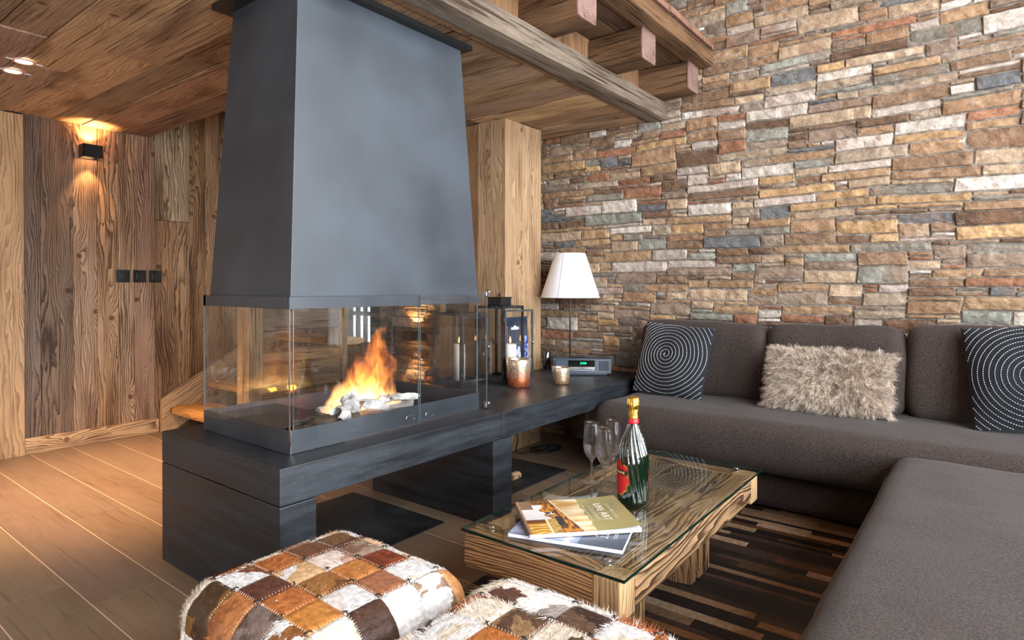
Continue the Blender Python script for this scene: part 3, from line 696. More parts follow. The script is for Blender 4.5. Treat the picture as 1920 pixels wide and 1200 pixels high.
for k in range(16):
    a = k * 1.15; pts.append((3.50 + .11 * math.cos(a) + R.uniform(-.03, .03) + k * .008, 2.45 + .08 * math.sin(a), .008 + .004 * (k % 3)))
m = MB(); m.tube(spl(pts), .0045, 6); tag(m.build('cable', simple('black_cable', (18, 18, 18), .5)), 'tangled black cables lying on the floor under the bench', 'cable')

# ================================================================ RUG
R = random.Random(3); m = MB(); x = 1.50
rc = [(34, 25, 22), (52, 38, 30), (78, 56, 42), (28, 24, 24), (60, 44, 36), (112, 86, 66), (148, 116, 90), (170, 142, 116), (44, 34, 30), (96, 64, 42), (36, 28, 26), (66, 52, 46), (30, 24, 22), (50, 38, 32), (122, 84, 52)]
while x < 3.30:
    wd = R.uniform(.022, .055); y = -.5 - R.uniform(0, .5)
    while y < 1.56:
        l = R.uniform(.18, .75); a = max(y, -.5); b = min(y + l, 1.56)
        if b > a + .01:
            c = tuple(q * .72 for q in jit(R.choice(rc), .15)); hh = .009 + R.uniform(0, .002)
            m.box((x, a, .0008), (x + wd, b, hh), 1, c)
        y += l
    x += wd
rug = m.build('striped_rug', M_rug); tag(rug, 'rug of narrow dark brown, black and tan hide strips under the coffee table', 'rug')

# ================================================================ COFFEE TABLE
ct = thing('coffee_table', 'low reclaimed timber coffee table with a glass sheet on top', 'table', (2.06, 1.03, .0115))
TX0, TX1, TY0, TY1, TZ = 1.452, 2.682, .760, 1.312, .3695
tt = lin((186, 146, 104))
m = MB()
for a, b in ((TY0 + .09, .97), (.97, 1.10), (1.10, TY1 - .09)): m.box((TX0 + .10, a + .0008, .27), (TX1 - .10, b - .0008, TZ - .003), 0, jit((158, 130, 94), .08))
bchild(m, 'tabletop', W_table, ct)
for (lo, hi, ax, cc) in (((TX0, TY0 + .085, .252), (TX0 + .10, TY1, TZ), 1, (186, 138, 92)), ((TX1 - .10, TY0 + .085, .252), (TX1, TY1, TZ), 1, (180, 140, 98)), ((TX0 + .09, TY0, .252), (TX1 - .085, TY0 + .088, TZ), 0, (184, 144, 104)), ((TX0 + .1, TY1 - .09, .252), (TX1 - .1, TY1, TZ), 0, (184, 144, 104))):
    m = MB(); m.grid(lo, hi, 14, ax, lin(cc), amp=.0025, freq=8, rough=.8); bchild(m, 'edge_beam', W_table, ct, 0, False)
for (lo, hi) in (((TX0, TY0, .252), (TX0 + .092, TY0 + .087, TZ)), ((TX1 - .087, TY0, .252), (TX1, TY0 + .087, TZ))):
    m = MB(); m.box(lo, hi, 2, lin((214, 176, 128))); bchild(m, 'corner_block', W_pine, ct, .008, None, 'pale pine corner block')
for (a, b) in ((1.66, 1.88), (2.255, 2.475)):
    m = MB()
    for q in range(3): m.grid((a + q * .0735, .885, .012), (a + q * .0735 + .072, 1.19, .256), 8, 2, jit((176, 136, 94), .05), amp=.002)
    bchild(m, 'leg', W_table, ct, 0, False)
g = MB(); g.box((1.445, .745, .3745), (2.690, 1.318, .3825)); go = bchild(g, 'glass_top', M_tglass, ct)
e = MB()
for lo, hi in (((1.4435, .7435, .3742), (1.4455, 1.3195, .3822)), ((2.6885, .7435, .3742), (2.6915, 1.3195, .3822)), ((1.4455, .7435, .3742), (2.6885, .7455, .3822)), ((1.4455, 1.3175, .3742), (2.6885, 1.3195, .3822))): e.box(lo, hi)
ed = e.build('glass_edge', M_gedge, go); ed['label'] = 'dark green polished glass edge'
bpy.context.view_layer.update()
for (a, b) in ((1.511, 1.246), (1.525, .835), (2.635, .835), (2.631, 1.263)):
    s = MB(); s.lathe([(.011, 0), (.011, .0055)], (a, b, .369), 20); s.lathe([(.0095, .0), (.0095, .002), (.004, .003)], (a, b, .3826), 20); bchild(s, 'glass_stud', M_chrome, ct)
TG = .3826

# ================================================================ magazines
def magazine(cx, cy, z, L, W, th, ang, cover, label, lift=0.):
    o = thing('magazine', label, 'magazine', (cx, cy, z), ang, 'magazines on the coffee table')
    # pages
    p = MB(); p.box((-L / 2 + .002, -W / 2 + .001, .0006), (L / 2 - .001, W / 2 - .001, th - .0012)); pg = p.build('pages', simple('paper_edges', (232, 230, 236), .7), o)
    s = MB(); s.box((-L / 2, -W / 2, 0), (-L / 2 + .0015, W / 2, th)); s.box((-L / 2, -W / 2, 0), (L / 2, W / 2, .0006)); s.build('spine', simple('spine_card', cover['spine'], .5), o)
    nx, ny = 176, 140; vs = []; fs = []; cols = []
    m = MB()
    def H(u, v): return th + lift * max(0, u - .55) ** 2 * 4 * (1 - v * .3)
    for i in range(nx):
        for j in range(ny):
            u0, u1, v0, v1 = i / nx, (i + 1) / nx, j / ny, (j + 1) / ny
            b = len(vs)
            for (u, v) in ((u0, v0), (u1, v0), (u1, v1), (u0, v1)): vs.append(((u - .5) * L, (v - .5) * W, H(u, v)))
            fs.append((b, b + 1, b + 2, b + 3)); c = lin(cover['fn']((u0 + u1) / 2, (v0 + v1) / 2)); cols += [c] * 4
    m.add(vs, fs, cols); cv = m.build('cover', M_paint, o)
    return o, cv, H
def fn_gold(u, v):
    # u: along the long side from spine, v: across (0 near the camera)
    n = noise.noise(Vector((v * 9, 3, 1))) * .035 + noise.noise(Vector((v * 30, 5, 1))) * .012
    if u > .60 + n - .10 * v * 0: 
        return (158, 148, 98)
    if u > .42 + .16 * (.5 - v):
        k = noise.noise(Vector((u * 3, v * 11, 7))); k2 = noise.noise(Vector((u * 9, v * 4, 2)))
        t = max(0, min(1, .55 + k * .8 + (u - .5) * 3 * (v - .2)))
        return tuple(a + (b - a) * t for a, b in zip((190, 146, 72), (244, 230, 196)))
    if abs(u - (.42 + .16 * (.5 - v))) < .012: return (238, 230, 215)
    # chalet interior photograph
    if u < .03: return (150, 120, 96)
    if v > .72 and u < .14: return (126, 100, 74)
    if v > .86: return (150, 96, 40) if noise.noise(Vector((u * 40, v * 30, 0))) > -.1 else (60, 36, 20)
    if v > .40 and u < .22 + .1 * noise.noise(Vector((v * 8, 1, 1))): return (226, 224, 226)
    if v < .40 and u < .20:
        if v > .30: return (116, 70, 34)
        s = math.sin(v * 80 + noise.noise(Vector((u * 10, v * 10, 0))) * 3); return (244, 214, 130) if s > .5 else (206, 140, 34)
    if v < .42 and u < .21 + .01: return (236, 220, 180)
    if v < .42 and u < .30: return (200, 170, 98) if noise.noise(Vector((u * 20, v * 40, 0))) > -.2 else (150, 108, 46)
    if .20 < v < .48 and .30 < u < .37: return (46, 46, 48)
    if .52 < v < .62 and .22 < u < .32: return (56, 36, 24) if noise.noise(Vector((u * 60, v * 30, 3))) > -.1 else (250, 240, 214)
    k = noise.noise(Vector((u * 28, v * 9, 4)))
    return (206, 142, 48) if k > .1 else ((168, 104, 44) if k > -.15 else (96, 56, 28))
def fn_blue(u, v):
    k = noise.noise(Vector((u * 5, v * 5, 11))) + .5 * noise.noise(Vector((u * 14, v * 14, 1)))
    if u > .62: return (74, 84, 100)
    t = max(0, min(1, .5 + k * .9 + (.5 - u) * .6)); c = tuple(a + (b - a) * t for a, b in zip((84, 100, 136), (170, 184, 214)))
    if u > .5 and k > .35: c = (214, 222, 234)
    return c
M_ink = simple('white_ink', (244, 242, 236), .5)
def mag_text(o, cv, H, L, W, uc, vc, s=1.0):
    # lines of type run across the cover; letters face away from the spine
    z = H(uc, vc) + .0004
    def T(du, dv): 
        x = (uc - .5) * L + du; y = (vc - .5) * W + dv
        return Matrix.Translation((x, y, H(x / L + .5, vc) + .0004)) @ Matrix.Rotation(-PI / 2, 4, 'Z')
    def drape(me, up):
        for v in me.vertices: v.co.z = H(max(0, v.co.x / L + .5), v.co.y / W + .5) + up + (.0003 if v.co.z > H(uc, vc) + .0004 else 0)
    t1 = text_mesh('title', 'LIFE ART', .034 * s, M_ink, cv, T(.0, 0), .0002, space=1.15); drape(t1.data, .0006)
    t2 = text_mesh('subtitle', 'Courchevel', .026 * s, M_ink, cv, T(-.026 * s, 0), .0002, shear=.4); drape(t2.data, .0006)
    m = MB()
    for (dx, wd, dd) in ((.030, .0016, .066), (.036, .0012, .066)):
        x = (uc - .5) * L + dx * s; m.box((x, (vc - .5) * W - dd * s, H(x / L + .5, vc) + .0003), (x + wd, (vc - .5) * W + dd * s, H(x / L + .5, vc) + .0008))
    x = (uc - .5) * L - .050 * s
    for (a, b) in ((-.07, -.012), (-.006, .008), (.014, .036), (.042, .07)): m.box((x, (vc - .5) * W + a * s, H(x / L + .5, vc) + .0003), (x + .0028, (vc - .5) * W + b * s, H(x / L + .5, vc) + .0008))
    x = (uc - .5) * L + .035 * s; m.add([(x - .004, (vc - .5) * W - .006, H(uc, vc) + .001), (x - .004, (vc - .5) * W + .006, H(uc, vc) + .001), (x + .006, (vc - .5) * W, H(uc, vc) + .001)], [(0, 2, 1)])
    pr = m.build('printed_rule', M_ink, cv); drape(pr.data, .0005)
o, cv, H = magazine(1.663, 1.030, TG + .0004, .353, .275, .0115, math.radians(-73), dict(spine=(150, 160, 190), fn=fn_blue), 'blue-grey magazine lying under the olive and gold one')
mag_text(o, cv, H, .353, .275, .80, .50)
o, cv, H = magazine(1.702, 1.055, TG + .0148, .352, .280, .0125, math.radians(-43.5), dict(spine=(150, 120, 110), fn=fn_gold), 'olive and gold magazine with a chalet photograph, on top of the blue one', .012)
mag_text(o, cv, H, .352, .280, .76, .52)

# ================================================================ BOTTLE
bt = thing('champagne_bottle', 'dark green twisted champagne bottle with gold foil and red label', 'bottle', (1.990, .992, TG + .0006), math.radians(0))
def bot_mat():
    m = simple('dark_green_bottle_glass', (10, 26, 14), .04, 0, .9); p = m.node_tree.nodes['Principled BSDF']; p.inputs['Coat Weight'].default_value = .6; return m
prof = [(.040, .0), (.050, .004), (.0535, .012), (.054, .06), (.0545, .12), (.0540, .150), (.0515, .175), (.046, .200), (.038, .225), (.029, .250), (.0225, .270), (.0185, .285), (.0165, .295), (.0160, .375)]
def dens(pr, k=5):
    out = []
    for i in range(len(pr) - 1):
        for j in range(k): t = j / k; out.append((pr[i][0] + (pr[i + 1][0] - pr[i][0]) * t, pr[i][1] + (pr[i + 1][1] - pr[i][1]) * t))
    return out + [pr[-1]]
def tw(r, z, a):
    amp = .0044 * max(0, min(1, (z - .005) / .03)) * max(0, min(1, (.285 - z) / .06))
    return r + amp * (abs(math.sin(9 * a + z * 26)) - .5)
m = MB(); m.lathe(dens(prof, 6), n=144, twist=tw); m.build('bottle_glass', bot_mat(), bt)
M_gold = noisy('gold_foil', (196, 146, 50), (238, 196, 96), 60, (.22, .4), metal=1., bump=.5, dist=.002)
def crk(r, z, a): return r + (.0010 * math.sin(14 * a + z * 90) + .0008 * math.sin(31 * a)) * (1 if z > .325 else .25)
m = MB(); m.lathe(dens([(.0185, .298), (.0178, .320), (.0178, .335), (.0205, .342), (.0215, .348), (.0205, .362), (.0190, .373), (.0150, .3765), (0.001, .3775)], 4), n=72, twist=crk); m.build('foil_capsule', M_gold, bt)
m = MB(); m.lathe([(.0192, .283), (.0196, .285), (.0190, .299), (.0182, .3)], n=48); m.build('neck_band', simple('red_band', (200, 28, 40), .35), bt)
# label: wavy shield wrapped on the side towards the left
def label_patch(mat, ang0, wa, zc, s, rr, name, parent):
    m = MB(); n = 36; vs = [None] * 0; fs = []
    rows = 28
    for j in range(rows + 1):
        t = j / rows; z = zc + (t - .5) * .115 * s
        hw = (0.30 + .62 * math.sin(PI * min(1, max(0, t))) ** .6) * (1 + .10 * math.sin(t * 19)) * wa * (.55 if t > .86 else 1) * (.75 if t < .12 else 1)
        for i in range(n + 1):
            a = ang0 + (i / n - .5) * 2 * hw; vs.append((rr * math.cos(a), rr * math.sin(a), z))
    for j in range(rows):
        for i in range(n): q = j * (n + 1) + i; fs.append((q, q + 1, q + n + 2, q + n + 1))
    m.add(vs, fs, (1, 1, 1), None, True); return m.build(name, mat, parent)
LA = math.radians(150)
lg = label_patch(M_gold, LA, .82, .098, 1.1, .0560, 'label_border', bt)
lb = label_patch(simple('red_label', (196, 30, 34), .4), LA, .74, .098, 1.0, .0564, 'label', bt)
def wrap_text(name, s, size, zc, rr, a0, mat, parent):
    o = text_mesh(name, s, size, mat, parent, Matrix.Identity(4), .0002, space=1.1)
    for v in o.data.vertices:
        a = a0 + v.co.x / rr; r = rr + v.co.z; y = v.co.y; v.co = (r * math.cos(a), r * math.sin(a), zc + y)
    return o
m = MB(); vs = []; fs = []
for i in range(25):
    a = LA + (i / 24 - .5) * 1.25
    for z in (.108, .124): vs.append((.0568 * math.cos(a), .0568 * math.sin(a), z))
for i in range(24): fs.append((2 * i, 2 * i + 2, 2 * i + 3, 2 * i + 1))
m.add(vs, fs); m.build('name_band', simple('label_black', (20, 16, 14), .4), lb)
wrap_text('lettering', 'TSARINE', .0125, .1155, .0571, LA, simple('label_gold_ink', (240, 214, 150), .4), lb)
label_patch(simple('red_back_label', (170, 40, 40), .4), math.radians(-62), .30, .098, .8, .0560, 'back_label', bt)

# ================================================================ FLUTES
def flute_prof():
    o = [(.0, .0), (.031, .0004), (.0335, .0016), (.030, .003), (.012, .006), (.0055, .012), (.0038, .03), (.0036, .07), (.0042, .085), (.010, .094), (.020, .105), (.0285, .122), (.0325, .140), (.0335, .155), (.0320, .185), (.0290, .215), (.0270, .240)]
    i = [(r - .0012, z) for r, z in reversed(o[10:])] ; i = [(max(r, .001), z) for r, z in i] + [(.009, .098), (.001, .094)]
    return o, i
po, pi_ = flute_prof()
m = MB(); m.lathe(dens(po, 2) + dens([po[-1]] + pi_, 2)[1:], n=40, cap=False)
fl0 = m.build('champagne_flute', M_flute)
FL = [(2.088, 1.218, 'empty champagne flute farthest left in the group on the glass table'), (2.040, 1.133, 'empty champagne flute nearest the magazines, left of the bottle'), (2.170, 1.168, 'empty champagne flute behind the front two, its rim left of the gold neck'), (2.160, 1.075, 'empty champagne flute mostly hidden behind the dark bottle')]
for k, (x, y, lb_) in enumerate(FL):
    o = fl0 if k == 0 else fl0.copy()
    if k: C.objects.link(o)
    o.location = (x, y, TG + .0006); tag(o, lb_, 'glass', 'champagne flutes on the coffee table')

# ================================================================ LANTERNS
M_wax = simple('ivory_wax', (232, 222, 212), .5, 0, .4); _p = M_wax.node_tree.nodes['Principled BSDF']; _p.inputs['Subsurface Weight'].default_value = .3; _p.inputs['Subsurface Radius'].default_value = (.03, .015, .008)
M_cflame = emis('candle_flame', (255, 176, 84), 14.)
def candle(x, y, z, r, h, label):
    c = thing('candle', label, 'candle', (x, y, z), 0, 'candles in the lanterns')
    m = MB(); m.lathe([(r, 0), (r, h - .006), (r - .003, h), (r - .008, h - .003), (.001, h - .006)], n=32); m.build('wax', M_wax, c)
    m = MB(); m.tube([(0, 0, h - .006), (.001, 0, h + .006), (.003, 0, h + .013)], .0012, 6); m.build('wick', M_black, c)
    m = MB(); m.lathe([(.0008, h + .006), (.0048, h + .014), (.0058, h + .020), (.0042, h + .030), (.0020, h + .040), (.0004, h + .048)], n=14, cap=False); m.build('flame', M_cflame, c)
    l = bpy.data.lights.new('candle_light', 'POINT'); l.energy = .8; l.color = (1, .55, .22); l.shadow_soft_size = .003; o = bpy.data.objects.new('candle_light', l); C.objects.link(o); o.location = (x, y, z + h + .022)
    return c
def lantern(x, y, rz, S, Hh, door_ang, label):
    t = thing('lantern', label, 'lantern', (x, y, HB + .0008), rz, 'dark metal lanterns on the bench')
    f = .014; m = MB()
    m.box((0, 0, 0), (S, S, .022)); m.box((-.006, -.006, 0), (S + .006, S + .006, .008))
    m.build('base', M_lantern, t, .001)
    m = MB()
    for (a, b) in ((0, 0), (S - f, 0), (0, S - f), (S - f, S - f)): m.box((a, b, .022), (a + f, b + f, Hh - .016))
    m.box((0, 0, Hh - .016), (S, f, Hh)); m.box((0, S - f, Hh - .016), (S, S, Hh)); m.box((0, f, Hh - .016), (f, S - f, Hh)); m.box((S - f, f, Hh - .016), (S, S - f, Hh))
    m.box((0, f, .022), (f, S - f, .034)); m.box((f, S - f, .022), (S - f, S, .034)); m.box((S - f, f, .022), (S, S - f, .034))
    m.build('frame', M_lantern, t, .001)
    m = MB(); m.add([(f, f, Hh - .004), (S - f, f, Hh - .004), (S - f, S - f, Hh - .004), (f, S - f, Hh - .004), (S * .28, S * .28, Hh + .006), (S * .72, S * .28, Hh + .006), (S * .72, S * .72, Hh + .006), (S * .28, S * .72, Hh + .006)], [(0, 1, 5, 4), (1, 2, 6, 5), (2, 3, 7, 6), (3, 0, 4, 7), (0, 3, 2, 1)])
    m.box((S * .26, S * .26, Hh + .004), (S * .74, S * .74, Hh + .052)); m.box((S * .24, S * .24, Hh + .050), (S * .76, S * .76, Hh + .056)); m.build('chimney', M_black, t, .001)
    m = MB(); m.lathe([(.002, .0), (.003, .006), (.008, .009), (.009, .016), (.005, .022), (.001, .023)], (S * .5, S * .5, Hh + .056), 16)
    m.tube(spl([(S * .5 - .03, S * .5, Hh + .06), (S * .5 - .02, S * .5, Hh + .066), (S * .5, S * .5, Hh + .07)]), .002, 6); m.build('ring_handle', M_black, t)
    for lo, hi in (((f, S - .008, .034), (S - f, S - .005, Hh - .016)), ((S - .008, f, .034), (S - .005, S - f, Hh - .016)), ((.005, f, .034), (.008, S - f, Hh - .016))):
        m = MB(); m.box(lo, hi); m.build('glass_pane', M_glass, t)
    d = MB(); D = S - .006; g = .012
    d.box((0, -.004, .0), (g, .006, Hh - .05)); d.box((D - g, -.004, 0), (D, .006, Hh - .05)); d.box((g, -.004, 0), (D - g, .006, g)); d.box((g, -.004, Hh - .05 - g), (D - g, .006, Hh - .05))
    o = d.build('door', M_lantern, t, .001); o.location = (.006, -.006, .028); o.rotation_euler = (0, 0, door_ang)
    m = MB(); m.box((g, 0, g), (D - g, .002, Hh - .05 - g)); m.build('door_pane', M_glass, o)
    m = MB(); m.lathe([(.004, -.012), (.006, 0), (.004, .012)], (D - .006, -.010, (Hh - .05) * .52), 10); m.tube([(D - .006, -.01, (Hh - .05) * .5), (D - .006, -.002, (Hh - .05) * .5)], .003, 6); m.build('latch', M_chrome, o)
    for zz in (.07, Hh - .09): m = MB(); m.lathe([(.005, -.018), (.005, .018)], (.0, -.004, zz), 10); m.build('hinge', M_lantern, t)
    return t
lantern(2.735, 2.50, math.radians(6), .215, .447, math.radians(-14), 'dark metal glass lantern with its door ajar, nearer the fireplace')
lantern(2.985, 2.375, math.radians(2), .225, .486, math.radians(-20), 'slightly taller dark metal lantern with open door, beside the copper votive')
candle(2.845, 2.615, HB + .024, .036, .225, 'tall ivory pillar candle burning in the lantern nearer the fireplace')
candle(3.144, 2.443, HB + .024, .040, .215, 'wide ivory pillar candle burning in the lantern beside the copper votive')

# ================================================================ VOTIVES
def votive_mat(name, top, bot, h):
    m, nt, p, o = new_mat(name); lk = nt.links.new; tc = nt.nodes.new('ShaderNodeTexCoord'); sp = N(nt, 'ShaderNodeSeparateXYZ'); lk(tc.outputs['Object'], sp.inputs[0])
    n = N(nt, 'ShaderNodeTexNoise', i_Scale=60., i_Detail=6., i_Roughness=.7); lk(tc.outputs['Object'], n.inputs['Vector'])
    t = M2(nt, 'ADD', M2(nt, 'DIVIDE', sp.outputs[2], h), M2(nt, 'MULTIPLY', M2(nt, 'SUBTRACT', n.outputs[0], .5), .8))
    c = ramp(nt, t, [(.25, L4(bot)), (.75, L4(top))]); v = N(nt, 'ShaderNodeTexNoise', i_Scale=130., i_Detail=3.); lk(tc.outputs['Object'], v.inputs['Vector'])
    c = mixc(nt, ramp(nt, v.outputs[0], [(.5, (0, 0, 0, 1)), (.6, (.8, .8, .8, 1))]), c, mixc(nt, 1., c, (.35, .25, .2, 1), 'MULTIPLY')); lk(c, p.inputs['Base Color'])
    p.inputs['Metallic'].default_value = .75; p.inputs['Roughness'].default_value = .32
    b = N(nt, 'ShaderNodeBump', i_Strength=.4, i_Distance=.002); lk(v.outputs[0], b.inputs['Height']); lk(b.outputs[0], p.inputs['Normal']); return m
def votive(x, y, rb, rt, h, mat, label):
    m = MB(); m.lathe(dens([(rb - .006, 0), (rb, .004), (rb + (rt - rb) * .5, h * .5), (rt, h - .002), (rt - .002, h), (rt - .005, h - .003), (rb + .0, h * .3), (rb - .004, .012), (.001, .012)], 2), n=48)
    o = m.build('votive_holder', mat); o.location = (x, y, HB + .0008); tag(o, label, 'candle holder', 'speckled mercury glass candle holders')
votive(2.985, 2.255, .066, .079, .170, votive_mat('copper_mercury_glass', (214, 200, 176), (214, 120, 78), .17), 'large copper and silver speckled glass candle holder in front of a lantern')
votive(3.235, 2.110, .050, .058, .105, votive_mat('champagne_mercury_glass', (222, 208, 184), (206, 170, 138), .105), 'small champagne speckled glass candle holder beside the radio')

# ================================================================ LAMP, RADIO, CARD, CYLINDER
lm = thing('table_lamp', 'white cone-shaded table lamp on a thin black stem behind the radio', 'lamp', (3.79, 2.395, HB + .0008))
m = MB(); m.lathe([(.072, 0), (.074, .004), (.070, .012), (.012, .016), (.008, .03)], n=40); m.build('base', M_black, lm)
m = MB(); m.lathe([(.0065, .012), (.0065, .83)], n=14); m.build('stem', simple('graphite_stem', (52, 54, 58), .4), lm)
m = MB(); A = [(.214, .530), (.112, .846), (.106, .852), (.104, .850), (.211, .532)]; m.lathe(A + [A[0]], n=64, cap=False); sh = m.build('lamp_shade', M_white, lm)
m = MB(); m.tube([(.2145 * math.cos(3.3), .2145 * math.sin(3.3), .532), (.1135 * math.cos(3.3), .1135 * math.sin(3.3), .845)], .0016, 6); m.build('shade_seam', simple('pale_seam', (200, 202, 208), .5), sh)
m = MB(); m.tube([(.036, -.09, .60), (.038, -.095, .44)], .0014, 6); m.build('switch_stick', M_black, lm)
m = MB(); m.tube([(0, 0, .80), (.105, 0, .848)], .002, 6); m.tube([(0, 0, .80), (-.06, .09, .848)], .002, 6); m.tube([(0, 0, .80), (-.06, -.09, .848)], .002, 6); m.build('shade_carrier', M_black, lm)

ra = thing('radio', 'slate-grey tabletop radio with a green clock display, in front of the lamp', 'radio', (3.640, 2.200, HB + .0008), math.atan2(-.34, .24))
# local x along the front (towards the sofa), local +y away from the camera
M_radio = simple('slate_plastic', (62, 72, 84), .35)
m = MB(); n = 16; lo = []; 
def rad_y(t): return -.012 * math.sin(PI * t)
vs = []; fs = []
for zi, (z, ins) in enumerate(((.0, .012), (.006, .0), (.098, .0), (.105, .010))):
    for i in range(n + 1): t = i / n; vs.append((-.2 + .4 * t, rad_y(t) + (ins if zi in (3,) else 0), z + .006 * 0))
    for i in range(n + 1): t = 1 - i / n; vs.append(((-.2 + .4 * t) * .86, .120 - ins, z))
M_ = 2 * (n + 1)
for zi in range(3):
    for i in range(M_): i2 = (i + 1) % M_; fs.append((zi * M_ + i, zi * M_ + i2, (zi + 1) * M_ + i2, (zi + 1) * M_ + i))
fs.append(tuple(range(M_ - 1, -1, -1))); fs.append(tuple(3 * M_ + i for i in range(M_)))
m.add([(x, y, z + .012) for x, y, z in vs], fs); m.box((-.17, .01, 0), (.17, .11, .013)); m.build('body', M_radio, ra, .002)
m = MB(); m.box((-.095, -.0145, .060), (.085, .005, .104)); dp = m.build('display', simple('black_gloss_display', (8, 12, 11), .08), ra, .001)
text_mesh('clock_digits', '2300', .021, emis('green_digits', (40, 255, 170), 2.2), dp, Matrix.Translation((0.005, -.0150, .083)) @ Matrix.Rotation(PI / 2, 4, 'X'), .0002, space=1.1)
m = MB(); m.box((-.095, -.0150, .030), (.085, .004, .058)); sl = m.build('disc_slot', M_chrome, ra, .002)
m = MB(); m.box((-.08, -.0156, .040), (.07, -.0145, .0435)); m.build('slot_opening', M_black, sl)
m = MB(); m.box((-.022, -.0156, .048), (.014, -.0148, .0535)); m.build('maker_badge', simple('badge_grey', (70, 76, 84), .4), sl)
for a, b in ((-.185, -.115), (.115, .180)):
    m = MB(); m.box((a, -.0115, .034), (b, .006, .098)); m.build('speaker_grille', noisy('grille_mesh', (40, 48, 58), (66, 76, 90), 400, (.6, .7)), ra, .001)
m = MB(); m.box((-.085, .03, 0), (.025, .065, .012)); rm = m.build('remote_control', simple('black_plastic', (16, 16, 18), .3), None, .003); rm.location = (3.645, 2.205, HB + .1195); rm.rotation_euler = (0, 0, math.atan2(-.34, .24)); tag(rm, 'small black remote control lying on top of the radio', 'remote control')
m = MB(); m.tube(spl([(3.77, 2.55, .552), (3.74, 2.47, .547), (3.70, 2.42, .552), (3.60, 2.40, .546), (3.585, 2.35, .560)]), .0032, 6); tag(m.build('cable', simple('radio_cable', (18, 18, 18), .5)), 'short black cable running from the chrome cylinder to the radio', 'cable')
m = MB(); m.lathe([(.028, 0), (.030, .002), (.030, .126), (.027, .129), (.001, .129)], n=32); cy = m.build('metal_cylinder', M_chrome); _m = simple('smoked_chrome', (120, 130, 145), .12, 1); cy.data.materials[0] = _m; cy.location = (3.778, 2.590, HB + .0008); tag(cy, 'small dark chrome cylinder standing at the foot of the pillar', 'cylinder')
# leaning card
def card_fn(u, v):
    if v > .86: return (44, 54, 76)
    if abs(v - .80) < .02 and .28 < u < .62: return (236, 240, 246)
    if .79 < v < .86 and abs((u - .45)) < .12 and v < .86 - abs(u - .45) * .5: return (228, 232, 240)
    if v < .48 and abs(u - .52) < .22 + .06 * noise.noise(Vector((v * 12, 2, 0))) and not (.62 + (.48 - v) * .2 < u < .68 + (.48 - v) * .25):
        k = noise.noise(Vector((u * 9, v * 9, 3))); return (206, 214, 236) if k > -.15 else (70, 88, 178)
    if u > .84 and v < .66: return (150, 168, 214) if noise.noise(Vector((u * 14, v * 14, 8))) > 0 else (56, 70, 150)
    if u < .05 and v > .3: return (40, 190, 150) if v > .6 else (70, 130, 50)
    if abs(u - .11 - (1 - v) * .03) < .012 and v > .25: return (214, 90, 90)
    return (66, 74, 86)
cd = thing('picture_card', 'tall blue-grey printed card leaning on the pillar behind a lantern', 'card', (3.30, 2.600, HB + .001), 0, rot=(math.radians(-3), 0, 0))
m = MB(); nx, ny = 60, 90; vs = []; fs = []; cc = []
for i in range(nx):
    for j in range(ny):
        b = len(vs)
        for (u, v) in ((i / nx, j / ny), ((i + 1) / nx, j / ny), ((i + 1) / nx, (j + 1) / ny), (i / nx, (j + 1) / ny)): vs.append((u * .27, 0, v * .395))
        fs.append((b, b + 1, b + 2, b + 3)); cc += [lin(card_fn((i + .5) / nx, (j + .5) / ny))] * 4
m.add(vs, fs, cc); m.build('printed_face', M_paint, cd)
m = MB(); m.box((0, .0004, 0), (.27, .003, .395)); m.build('backing', simple('card_back', (60, 66, 80), .6), cd)

# ================================================================ SOFA
sf = thing('corner_sofa', 'large grey-brown woven corner sofa along the stone wall with a chaise towards the viewer', 'sofa', (3.5, .6, 0))
def cushion(name, c, h, r, n, parent, mat=M_sofa, rot=None, tb=.01, sb=.01, wr=.004, piping=None):
    v, f, q, nm = rbox(h, r, n, tb, sb); sd = random.uniform(0, 90)
    vs = []
    for p, nn in zip(v, nm):
        w_ = noise.noise(Vector((p.x * 5 + sd, p.y * 5, p.z * 5))) * wr + noise.noise(Vector((p.x * 14 + sd, p.y * 14, p.z * 9))) * wr * .35
        p = p + nn * w_; vs.append(p)
    M = Matrix.Translation(c) @ (Euler(rot).to_matrix().to_4x4() if rot else Matrix.Identity(4))
    mb = MB(); mb.add([tuple(M @ p) for p in vs], f, (1, 1, 1), [tuple(p) for p in vs], True)
    return bchild(mb, name, mat, parent)
cushion('base', (3.630, .60, .110), (.335, 1.22, .098), .03, .05, sf, wr=.002, tb=0, sb=0)
cushion('seat_cushion', (3.568, .602, .342), (.395, 1.235, .128), .070, .035, sf, tb=.012, sb=.012, wr=.006)
cushion('chaise_base', (2.18, -.25, .100), (.99, .48, .088), .03, .05, sf, wr=.002, tb=0, sb=0)
cushion('chaise_cushion', (2.165, -.26, .300), (1.03, .575, .118), .060, .035, sf, tb=.014, sb=.012, wr=.005)
# seam lines on the seats
m = MB(); m.tube([(3.172, y, .385) for y in np.linspace(-.55, 1.76, 40)], .0030, 6); s = bchild(m, 'seam', M_sofa, sf)
# back cushions
def back(yc, hw, tilt, zc=.70, hz=.235, rz=0, th=.095):
    return cushion('back_cushion', (3.868, yc, zc), (th, hw, hz), .065, .028, sf, rot=(0, tilt, rz), tb=.008, sb=.012, wr=.012)
back(1.435, .395, .05, .690); back(.685, .345, .06, .695); back(-.03, .355, .05, .708, .245)

